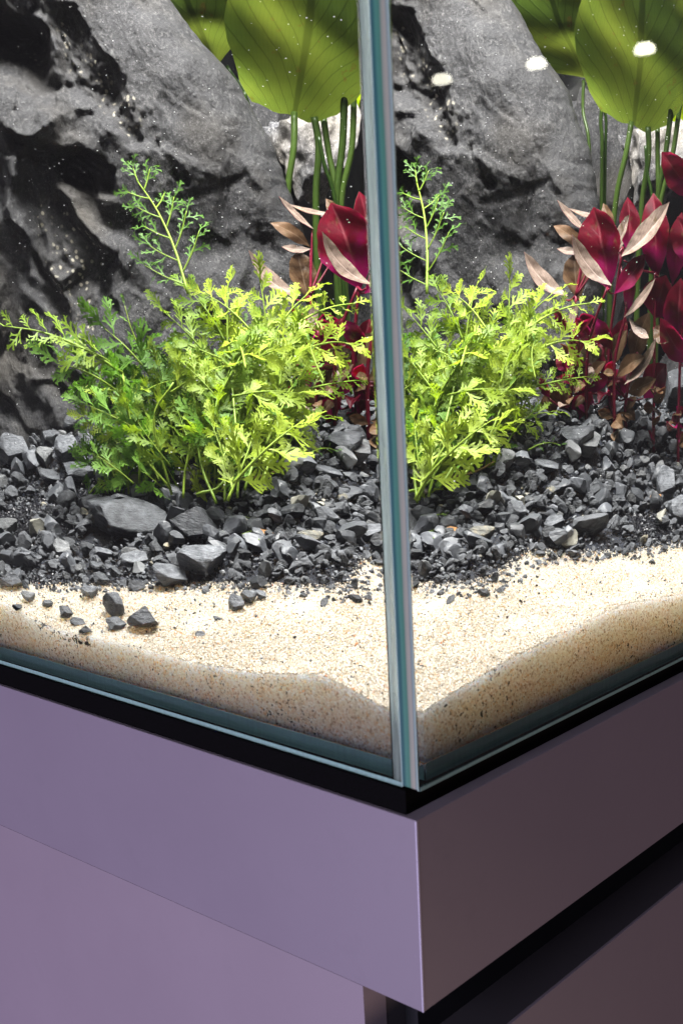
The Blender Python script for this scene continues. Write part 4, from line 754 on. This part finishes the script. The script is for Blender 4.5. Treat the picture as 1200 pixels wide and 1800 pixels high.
def lump(name, c, rad, seed, mat, rot, label, amp=.12, sub=6):
    me = stone_mesh(name, seed, sub, 12, .05, amp)
    me = bake_stone(name, me, rad, mat, True)
    o = bpy.data.objects.new(name, me); link(o); o.location = Vector(c) * MMU; o.rotation_euler = rot
    tag(o, label, 'boulder'); return o
lump('slab_rock', SLABC[0], (60, 48, 78), 609, M_rocklit, (math.radians(-48), math.radians(24), ANG), 'pale grey sloping rock face lit behind the leaf stalks', .2)
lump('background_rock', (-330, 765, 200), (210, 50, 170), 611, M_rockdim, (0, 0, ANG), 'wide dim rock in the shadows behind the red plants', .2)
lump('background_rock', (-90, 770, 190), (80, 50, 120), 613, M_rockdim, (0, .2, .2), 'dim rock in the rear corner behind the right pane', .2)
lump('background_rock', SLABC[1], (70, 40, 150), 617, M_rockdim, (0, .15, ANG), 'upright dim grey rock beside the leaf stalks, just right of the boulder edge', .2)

# ------------------------------------------------------------------ tubes
def tube(pts, rads, sides=6):
    pts = [np.array(p, float) for p in pts]; V = []; F = []
    # resample by Catmull-Rom
    P = [2 * pts[0] - pts[1]] + pts + [2 * pts[-1] - pts[-2]]; Q = []; R = []
    nseg = len(pts) - 1
    for i in range(nseg):
        for k in range(5):
            t = k / 5; p0, p1, p2, p3 = P[i:i + 4]
            Q.append(.5 * ((2 * p1) + (-p0 + p2) * t + (2 * p0 - 5 * p1 + 4 * p2 - p3) * t * t + (-p0 + 3 * p1 - 3 * p2 + p3) * t ** 3))
            R.append(np.interp((i + t) / nseg, np.linspace(0, 1, len(rads)), rads))
    Q.append(pts[-1]); R.append(rads[-1])
    up = np.array([.3, .2, .9])
    for i, q in enumerate(Q):
        d = Q[min(i + 1, len(Q) - 1)] - Q[max(i - 1, 0)]; d /= np.linalg.norm(d) + 1e-9
        a = np.cross(d, up); a /= np.linalg.norm(a) + 1e-9; b = np.cross(d, a)
        for k in range(sides):
            th = 2 * math.pi * k / sides; V.append(q + (a * math.cos(th) + b * math.sin(th)) * R[i])
    for i in range(len(Q) - 1):
        for k in range(sides):
            k2 = (k + 1) % sides; F.append((i * sides + k, i * sides + k2, (i + 1) * sides + k2, (i + 1) * sides + k))
    F.append(tuple(range(sides))[::-1]); F.append(tuple((len(Q) - 1) * sides + k for k in range(sides)))
    return V, F

# ------------------------------------------------------------------ feathery fern
class Acc:
    def __init__(s): s.V = []; s.F = []; s.M = []
    def add(s, V, F, M=0):
        n = len(s.V); s.V += [tuple(v) for v in V]; s.F += [tuple(i + n for i in f) for f in F]; s.M += [M] * len(F)
def leaflet(rnd, nl=None):
    """a fan of blunt lobes on a short wedge, unit length along +Y, slightly cupped"""
    nl = nl or rnd.choice((5, 6, 7)); V = []; F = []
    def P(x, y): return np.array([x, y, .42 * x * x - .22 * y * y + .07 * math.sin(9 * x)])
    spread = rnd.uniform(.75, 1.05); V.append(P(0, 0)); web = []
    for i in range(nl):
        a = (i / (nl - 1) - .5) * 2 * spread + rnd.uniform(-.08, .08)
        L = (1 - .36 * abs(a) ** 1.3) * rnd.uniform(.82, 1.05); w_ = rnd.uniform(.048, .076)
        root = .20 + .12 * (1 - abs(a)); dx, dy = math.sin(a), math.cos(a); nx, ny = dy, -dx
        base = (dx * root * .6, .12 + dy * root)
        n = len(V); curl = rnd.uniform(-.25, .2)
        for t, ww in ((0, 1.2), (.45, .95), (.82, 1.0), (1.0, .18)):
            cx, cyy = base[0] + dx * (L - root) * t, base[1] + dy * (L - root) * t
            for sgn in (-1, 1):
                q = P(cx + nx * w_ * ww * sgn, cyy + ny * w_ * ww * sgn); q[2] += curl * t * t * .5; V.append(q)
            if t == .82 and rnd.random() < .6:   # little side tooth
                m0 = len(V); sg = rnd.choice((-1, 1))
                V.append(P(cx + nx * w_ * 2.3 * sg + dx * .10, cyy + ny * w_ * 2.3 * sg + dy * .10)); V.append(P(cx + nx * w_ * sg * .8 - dx * .16, cyy + ny * w_ * sg * .8 - dy * .16))
                F.append((m0 - 2 if sg < 0 else m0 - 1, m0, m0 + 1))
        ids = []; q = n
        # collect the strip ids, skipping tooth vertices
        seq = []; j = n
        while j < len(V):
            if len(seq) == 3 and len(V) - n == 10: seq.append(len(V) - 2); break
            seq.append(j); j += 2
            if len(seq) == 4: break
        for a0, a1 in zip(seq, seq[1:]): F.append((a0, a0 + 1, a1 + 1, a1))
        F.append((0, n, n + 1)); web.append(seq[1])
    for a0, a1 in zip(web, web[1:]): F.append((0, a0, a1 + 1)) if rnd.random() < .8 else None
    return V, F
def pinna(rnd, npair=None):
    """a lacy blade, unit length along +Y: a winged axis with forward pointing, toothed lobes on both sides"""
    npair = npair or rnd.choice((4, 5)); V = []; F = []; cx_ = rnd.uniform(-.14, .14); cz = rnd.uniform(-.45, .12); roll = rnd.uniform(-.5, .5)
    def P(x, y):
        xc = cx_ * math.sin(y * 2.4)
        return np.array([xc + x, y, cz * y * y + .55 * x * x + roll * x * y + .03 * math.sin(11 * y)])
    wing = rnd.uniform(.028, .042); n0 = 0; k = 7
    for i in range(k):
        y = i / (k - 1) * .86; w_ = wing * (.45 + .75 * math.sin(min(1, y * 1.5 + .15) * 1.6)); V += [P(-w_, y), P(w_, y)]
    for i in range(k - 1): F.append((2 * i, 2 * i + 1, 2 * i + 3, 2 * i + 2))
    def lobe(x0, y0, ang, L, w_):
        dx, dy = math.sin(ang), math.cos(ang); nx, ny = dy, -dx; n = len(V); bend = rnd.uniform(-.25, .25)
        for t, ww in ((0, 1.15), (.4, .8), (.75, 1.1), (1.0, .12)):
            a = bend * t * t * L; px, py = x0 + dx * L * t + nx * a, y0 + dy * L * t + ny * a
            V.append(P(px - nx * w_ * ww, py - ny * w_ * ww)); V.append(P(px + nx * w_ * ww, py + ny * w_ * ww))
        for j in range(3): F.append((n + 2 * j, n + 2 * j + 1, n + 2 * j + 3, n + 2 * j + 2))
        for sg in (-1, 1):
            if rnd.random() < .7:
                t = rnd.uniform(.5, .72); px, py = x0 + dx * L * t, y0 + dy * L * t; m = len(V); q = rnd.uniform(.28, .42) * L
                V.append(P(px + nx * w_ * .6 * sg, py + ny * w_ * .6 * sg)); V.append(P(px + nx * w_ * .6 * sg + dx * L * .28, py + ny * w_ * .6 * sg + dy * L * .28))
                V.append(P(px + nx * (w_ + q * .55) * sg + dx * q, py + ny * (w_ + q * .55) * sg + dy * q)); F.append((m, m + 1, m + 2))
    for i in range(npair * 2):
        y = .20 + .62 * i / (npair * 2 - 1); sg = 1 if i % 2 else -1
        lobe(sg * wing * .6, y, sg * rnd.uniform(.55, .85), (.40 - .22 * y) * rnd.uniform(.8, 1.15), rnd.uniform(.026, .042))
    lobe(0, .80, rnd.uniform(-.1, .1), .22, .04)
    return V, F
def frond_mesh(seed, kind='frond'):
    rnd = random.Random(seed); A = Acc()
    n = {'frond': 6, 'long': 12, 'thin': 6}[kind]
    bx = rnd.uniform(-.10, .10); bz = rnd.uniform(-.16, .04)
    def C(t): return np.array([bx * math.sin(t * 2.6), t, bz * t * t + .06 * math.sin(3 * t)])
    V, F = tube([C(0), C(.33), C(.66), C(.96)], [.022, .017, .012, .006] if kind != 'long' else [.016, .012, .009, .005], 4); A.add(V, F, 1)
    for i in range(n + 1):
        t = .14 + .82 * i / n
        side = 1 if i % 2 else -1
        if i == n: ang = 0; L = .46 if kind == 'frond' else .24
        else:
            ang = side * rnd.uniform(.55, 1.0); L = {'frond': .60, 'long': .26, 'thin': .32}[kind] * (1 - .42 * t) * rnd.uniform(.8, 1.15)
        if kind == 'thin': L *= .8
        lv, lf = pinna(rnd, 3 if kind == 'long' else None)
        R = Matrix.Rotation(-ang, 3, 'Z') @ Matrix.Rotation(rnd.uniform(-.6, .35), 3, 'X') @ Matrix.Rotation(rnd.uniform(-.7, .7), 3, 'Y')
        R = np.array(R); c = C(t)
        lv = [(R @ (np.array(v) * L * np.array([.95 if kind != 'thin' else .55, 1, 1]))) + c for v in lv]; A.add(lv, lf, 0)
    return A
def plume_mesh(seed):
    rnd = random.Random(seed); A = Acc()
    def C(t): return np.array([.05 * math.sin(t * 3), t, -.10 * t * t])
    V, F = tube([C(0), C(.33), C(.66), C(.98)], [.011, .009, .007, .004], 5); A.add(V, F, 1)
    nb = 10
    for i in range(nb + 1):
        t = .06 + .90 * i / nb; side = 1 if i % 2 else -1
        L = (.30 - .19 * t) * rnd.uniform(.9, 1.1); ang = side * rnd.uniform(.75, 1.0)
        if i == nb: ang = 0; L = .10
        R = np.array(Matrix.Rotation(-ang, 3, 'Z') @ Matrix.Rotation(rnd.uniform(-.5, .3), 3, 'X')); c = C(t)
        B = lambda q: np.array([.08 * q * q * -side, q, .10 * q * q]) * L
        V, F = tube([R @ B(0) + c, R @ B(.5) + c, R @ B(1) + c], [.006, .005, .003], 4); A.add(V, F, 1)
        for k in range(5):
            q = .35 + .65 * k / 4; sd = 1 if k % 2 else -1; aa = sd * .6 if k < 4 else 0
            lv, lf = pinna(rnd, 2)
            R2 = R @ np.array(Matrix.Rotation(-aa, 3, 'Z') @ Matrix.Rotation(rnd.uniform(-.4, .4), 3, 'X') @ Matrix.Rotation(rnd.uniform(-.5, .5), 3, 'Y'))
            ll = .125 * rnd.uniform(.8, 1.2) * (1 - .25 * t)
            A.add([R2 @ (np.array(v) * ll) + R @ B(q) + c for v in lv], lf, 0)
    return A
def acc_mesh(name, A, m0, m1):
    me = bpy.data.meshes.new(name); me.from_pydata([tuple(v) for v in A.V], [], A.F)
    me.materials.append(m0); me.materials.append(m1); me.polygons.foreach_set('material_index', A.M)
    me.polygons.foreach_set('use_smooth', [True] * len(A.F)); me.update(); return me
FM = {1: [acc_mesh('frond', frond_mesh(500 + i), M_fern, M_fstem) for i in range(9)],
      2: [acc_mesh('frond', frond_mesh(540 + i), M_fern_deep, M_fstem) for i in range(6)]}
FL = [acc_mesh('frond', frond_mesh(580 + i, 'long'), M_fern, M_fstem) for i in range(3)]
FT = [acc_mesh('frond', frond_mesh(590 + i, 'thin'), M_fern_deep, M_fstem) for i in range(3)]
FP_ = acc_mesh('tall_frond', plume_mesh(599), M_fern_deep, M_fstem)
fern = {1: empty('fern_clump', (-300, 255, 112)), 2: empty('fern_clump', (-405, 250, 110))}
tag(fern[1], 'bright green feathery clump with one tall plume, right against the corner view', 'aquatic plant')
tag(fern[2], 'lower left fern clump with a frond reaching out over the boulder', 'aquatic plant')
TOCAM = Vector((.55, -.78, .15))
def put(me, b, t, parent, name, rnd, width=1.0, normal=None, jitter=.45):
    b = Vector(b); t = Vector(t); y = (t - b); L = y.length; y.normalize()
    nrm = normal or (Vector((0, 0, 1)) * .8 + TOCAM * .9 + Vector((rnd.gauss(0, jitter), rnd.gauss(0, jitter), rnd.gauss(0, jitter))))
    z = (nrm - y * nrm.dot(y)).normalized(); x = y.cross(z)
    M = Matrix(((x.x, y.x, z.x, 0), (x.y, y.y, z.y, 0), (x.z, y.z, z.z, 0), (0, 0, 0, 1)))
    o = bpy.data.objects.new(name, me); link(o, parent)
    base = parent.location if parent else Vector()
    o.matrix_local = Matrix.Translation(b * MMU - base) @ M @ Matrix.Diagonal((L * MMU * width, L * MMU, L * MMU, 1))
    return o
rf = random.Random(77)
for i, (b, t, kind, tg) in enumerate(FRONDS):
    if kind == 'plume': put(FP_, b, t, fern[1], 'tall_frond', rf, normal=TOCAM + Vector((0, 0, .25)))['label'] = 'tall darker feathery plume standing free above the clump'; continue
    low = Vector(t).z < 165
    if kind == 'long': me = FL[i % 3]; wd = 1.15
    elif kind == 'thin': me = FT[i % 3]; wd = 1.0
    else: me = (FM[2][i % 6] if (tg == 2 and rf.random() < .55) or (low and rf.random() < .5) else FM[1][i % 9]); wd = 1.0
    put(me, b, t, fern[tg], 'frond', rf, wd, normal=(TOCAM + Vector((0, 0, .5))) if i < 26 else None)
for i, pts in enumerate(FSTEMS):
    V, F = tube(pts, [1.25, 1.1, .8], 6); tg = 2 if i in (5, 6, 7, 8) else 1
    o = mesh_obj('stem', V, F, M_fstem, fern[tg], True, origin=tuple(fern[tg].location / MMU))
# a fallen twig and torn green bits on the gravel
def onp(a): return np.array(a, float)
V, F = tube([(-300, 236, 128), (-282, 240, 130), (-268, 250, 134), (-256, 256, 140)], [.9, 1.0, .9, .6], 6)
tag(mesh_obj('twig', V, F, M_brownstem, None, True, origin=(-280, 243, 130)), 'thin brown twig lying under the green fern', 'twig')
for i, (c, l_) in enumerate(zip(DEBRIS, ('forked green leaf scrap beside the rusty orange stone', 'small green leaf scrap left of the orange stone', 'thin green stalk scrap below the orange stone'))):
    c = Vector(c); a = (2.2, .4, 1.2)[i]; L = (22, 18, 16)[i]
    o = put(FT[i], c - Vector((math.cos(a), math.sin(a), -.1)) * L / 2, c + Vector((math.cos(a), math.sin(a), .15)) * L / 2, None, 'leaf_scrap', rf, .9, normal=Vector((.2, -.3, 1)))
    tag(o, l_, 'leaf scrap')

# ------------------------------------------------------------------ red plants
def leaf_blade(b, t, w_, seed, camn, fold=.28, bend=.12, profile=(.0, .42, .80, .98, 1.0, .86, .55, .0), thick=.35):
    rnd = random.Random(seed); b = Vector(b); t = Vector(t); y = t - b; L = y.length; y.normalize()
    nrm = Vector(camn); z = (nrm - y * nrm.dot(y)).normalized(); x = y.cross(z)
    nl, nw = 22, 12; V = []; UV = []
    ts = np.linspace(0, 1, len(profile)); sway = rnd.uniform(-.06, .06)
    for i in range(nl + 1):
        tt = i / nl; hw = float(np.interp(tt, ts, profile)) * w_ / 2 * (1 + .04 * math.sin(tt * 17 + seed)); hw = max(hw, w_ * .012)
        for j in range(nw + 1):
            q = (j / nw - .5) * 2
            zz = fold * abs(q) * hw - bend * L * (tt - .5) ** 2 * 4 + .05 * hw * math.sin(tt * 14 + q * 3 + seed)
            p = b + y * (L * tt) + x * (q * hw + sway * L * math.sin(tt * 3)) + z * zz
            V.append(p); UV.append((j / nw, tt))
    F = []
    for i in range(nl):
        for j in range(nw):
            a = i * (nw + 1) + j; F.append((a, a + 1, a + nw + 2, a + nw + 1))
    return V, F, UV, z
def solid_leaf(name, parent, b, t, w_, seed, camn, front, back, **kw):
    V, F, UV, z = leaf_blade(b, t, w_, seed, camn, **kw)
    n = len(V); V2 = V + [v - z * .35 for v in V]; F2 = [f for f in F] + [tuple(i + n for i in f[::-1]) for f in F]
    o = mesh_obj(name, V2, F2, None, parent, True, origin=tuple(parent.location / MMU), mats=[front, back], midx=[0] * len(F) + [1] * len(F), uvs=UV + UV)
    return o
rr = random.Random(9)
for k, (lab, st, lv) in enumerate(REDS):
    gx, gy, gz_ = st[0]; g = float(ground(gx, gy))
    par = empty('red_plant', (gx, gy, min(gz_, g)))
    tag(par, lab, 'aquatic plant')
    base = (gx - 4, gy + 4, g - 4)
    V, F = tube([base] + [tuple(p) for p in st] if g < gz_ - 10 else [tuple(p) for p in st], [1.9, 1.7, 1.3], 7)
    mesh_obj('stem', V, F, M_rstem, par, True, origin=tuple(par.location / MMU))
    for i, (b, t, w_, kd) in enumerate(lv):
        if w_ < 2: continue
        seed = k * 31 + i
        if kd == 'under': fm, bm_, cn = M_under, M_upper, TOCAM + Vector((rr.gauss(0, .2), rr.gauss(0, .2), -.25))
        elif kd == 'upper': fm, bm_, cn = M_upper, M_under, TOCAM + Vector((rr.gauss(0, .2), rr.gauss(0, .2), .8))
        else: fm, bm_, cn = M_brown, M_brown, TOCAM + Vector((rr.gauss(0, .3), 0, rr.uniform(-.3, .6)))
        bend = rr.uniform(.02, .13) if kd != 'upper' else -rr.uniform(.05, .16)
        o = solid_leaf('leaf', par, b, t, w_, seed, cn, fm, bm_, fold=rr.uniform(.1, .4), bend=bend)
        # leaf stalk to the nearest stem point
        q = min(st, key=lambda p: (Vector(p) - Vector(b)).length)
        if (Vector(q) - Vector(b)).length > 3:
            V, F = tube([q, ((q[0] + b[0]) / 2, (q[1] + b[1]) / 2, (q[2] + b[2]) / 2 - 2), b], [1.3, .9, .7], 6)
            mesh_obj('leaf_stalk', V, F, M_rstem, par, True, origin=tuple(par.location / MMU))

    for i in range(7):
        hz = rr.uniform(8, 62); sx = rr.uniform(-9, 9)
        b = (gx + ES[0] * sx * .3, gy + ES[1] * sx * .3, g + hz); L = rr.uniform(15, 30); a = rr.uniform(0, 6.28)
        t = (b[0] + math.cos(a) * L * .75, b[1] + math.sin(a) * L * .75, b[2] + rr.uniform(-8, 16))
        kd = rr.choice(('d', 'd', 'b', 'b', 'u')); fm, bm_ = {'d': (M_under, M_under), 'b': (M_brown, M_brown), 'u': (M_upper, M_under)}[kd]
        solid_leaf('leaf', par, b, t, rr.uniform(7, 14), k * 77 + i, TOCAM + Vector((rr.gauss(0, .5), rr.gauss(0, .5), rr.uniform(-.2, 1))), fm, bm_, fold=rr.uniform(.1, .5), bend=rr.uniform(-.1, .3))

# ------------------------------------------------------------------ broad leaved plant
bp_ = empty('broad_leaf_plant', (-430, 560, 165))
tag(bp_, 'tall plant with broad veined green leaves on thick stalks between the rocks', 'aquatic plant')
for i, (b, t, w_, kd, lab) in enumerate(BROAD):
    prof = {'big': (.52, .74, .88, .98, 1.0, .98, .93, .82, .66, .45, .2, .0), 'left': (.0, .45, .8, .97, 1, .97, .9, .75, .5, .2, 0)}.get(kd, (.0, .6, .9, 1, .95, .8, .5, 0))
    m = M_bright if kd in ('bright', 'small') else M_broad
    nrm = TOCAM + Vector((0, 0, -.15 if kd != 'left' else -.5))
    V, F, UV, z = leaf_blade(b, t, w_, 900 + i, nrm, fold=.05 if kd == 'big' else .14, bend=.05, profile=prof)
    if kd == 'big':   # rounded basal lobes hanging below the stalk joint
        y = (Vector(t) - Vector(b)).normalized()
        V = [v - y * math.exp(-((uv[1]) / .13) ** 2) * (11 * math.exp(-((uv[0] - .70) / .22) ** 2) + 6 * math.exp(-((uv[0] - .30) / .16) ** 2)) for v, uv in zip(V, UV)]
    o = mesh_obj('leaf', V, F, m, bp_, True, origin=tuple(bp_.location / MMU), uvs=UV)
    if lab: o['label'] = lab
for i, (pts, r) in enumerate(PETIOLES):
    p = [tuple(q) for q in pts]; low = p[-1]
    p.append((low[0] + (low[0] - p[-2][0]) * .5, low[1] + (low[1] - p[-2][1]) * .5, low[2] - 70)); p.append((p[-1][0], p[-1][1], 165))
    V, F = tube(p, [r * .74, r * .70, r * .76, r * .8], 8)
    mesh_obj('leaf_stalk', V, F, M_petiole, bp_, True, origin=tuple(bp_.location / MMU))

# ------------------------------------------------------------------ suspended specks and bubbles
items = []
ro = random.Random(3)
BALL = []
bm = bmesh.new(); bmesh.ops.create_icosphere(bm, subdivisions=2, radius=1); me = bpy.data.meshes.new('p'); bm.to_mesh(me); bm.free(); BALL.append(arr(me))
for _ in range(900):
    s = ro.uniform(-330, 90); d = ro.uniform(250, 640); x = ES[0] * s + ED[0] * d; y = ES[1] * s + ED[1] * d; z = ro.uniform(130, 560)
    if x > -18 or y < 18: continue
    if d > 545 and s < -60: continue
    r = ro.choice((.2, .25, .3, .45)); items.append((np.array([x, y, z]), np.eye(3), np.array([r * 1.4, r, r * .8]), 0, 0))
joined('suspended_specks', items, BALL, [M_speck], 'tiny white specks drifting in the water', smooth=True)

# ------------------------------------------------------------------ three ceiling lamps far off, seen mirrored in the right pane
for (x, y, z), lab in (((5726, 6869, 1857), 'lowest of three round ceiling lamps mirrored in the right pane'), ((4856, 6871, 1875), 'middle one of three round ceiling lamps mirrored in the right pane'),
                       ((4044, 6992, 1899), 'highest of three round ceiling lamps mirrored in the right pane')):
    bm = bmesh.new(); bmesh.ops.create_cone(bm, cap_ends=True, segments=8, radius1=85, radius2=66, depth=60)
    bmesh.ops.bevel(bm, geom=bm.edges[:], offset=14, segments=2, affect='EDGES')
    for v in bm.verts: v.co *= MMU
    me = bpy.data.meshes.new('ceiling_lamp'); bm.to_mesh(me); bm.free(); me.materials.append(M_lampwhite)
    o = bpy.data.objects.new('ceiling_lamp', me); link(o); o.location = Vector((x, y, z)) * MMU; o.rotation_euler = (.1, .05, .6)
    tag(o, lab, 'ceiling lamp')
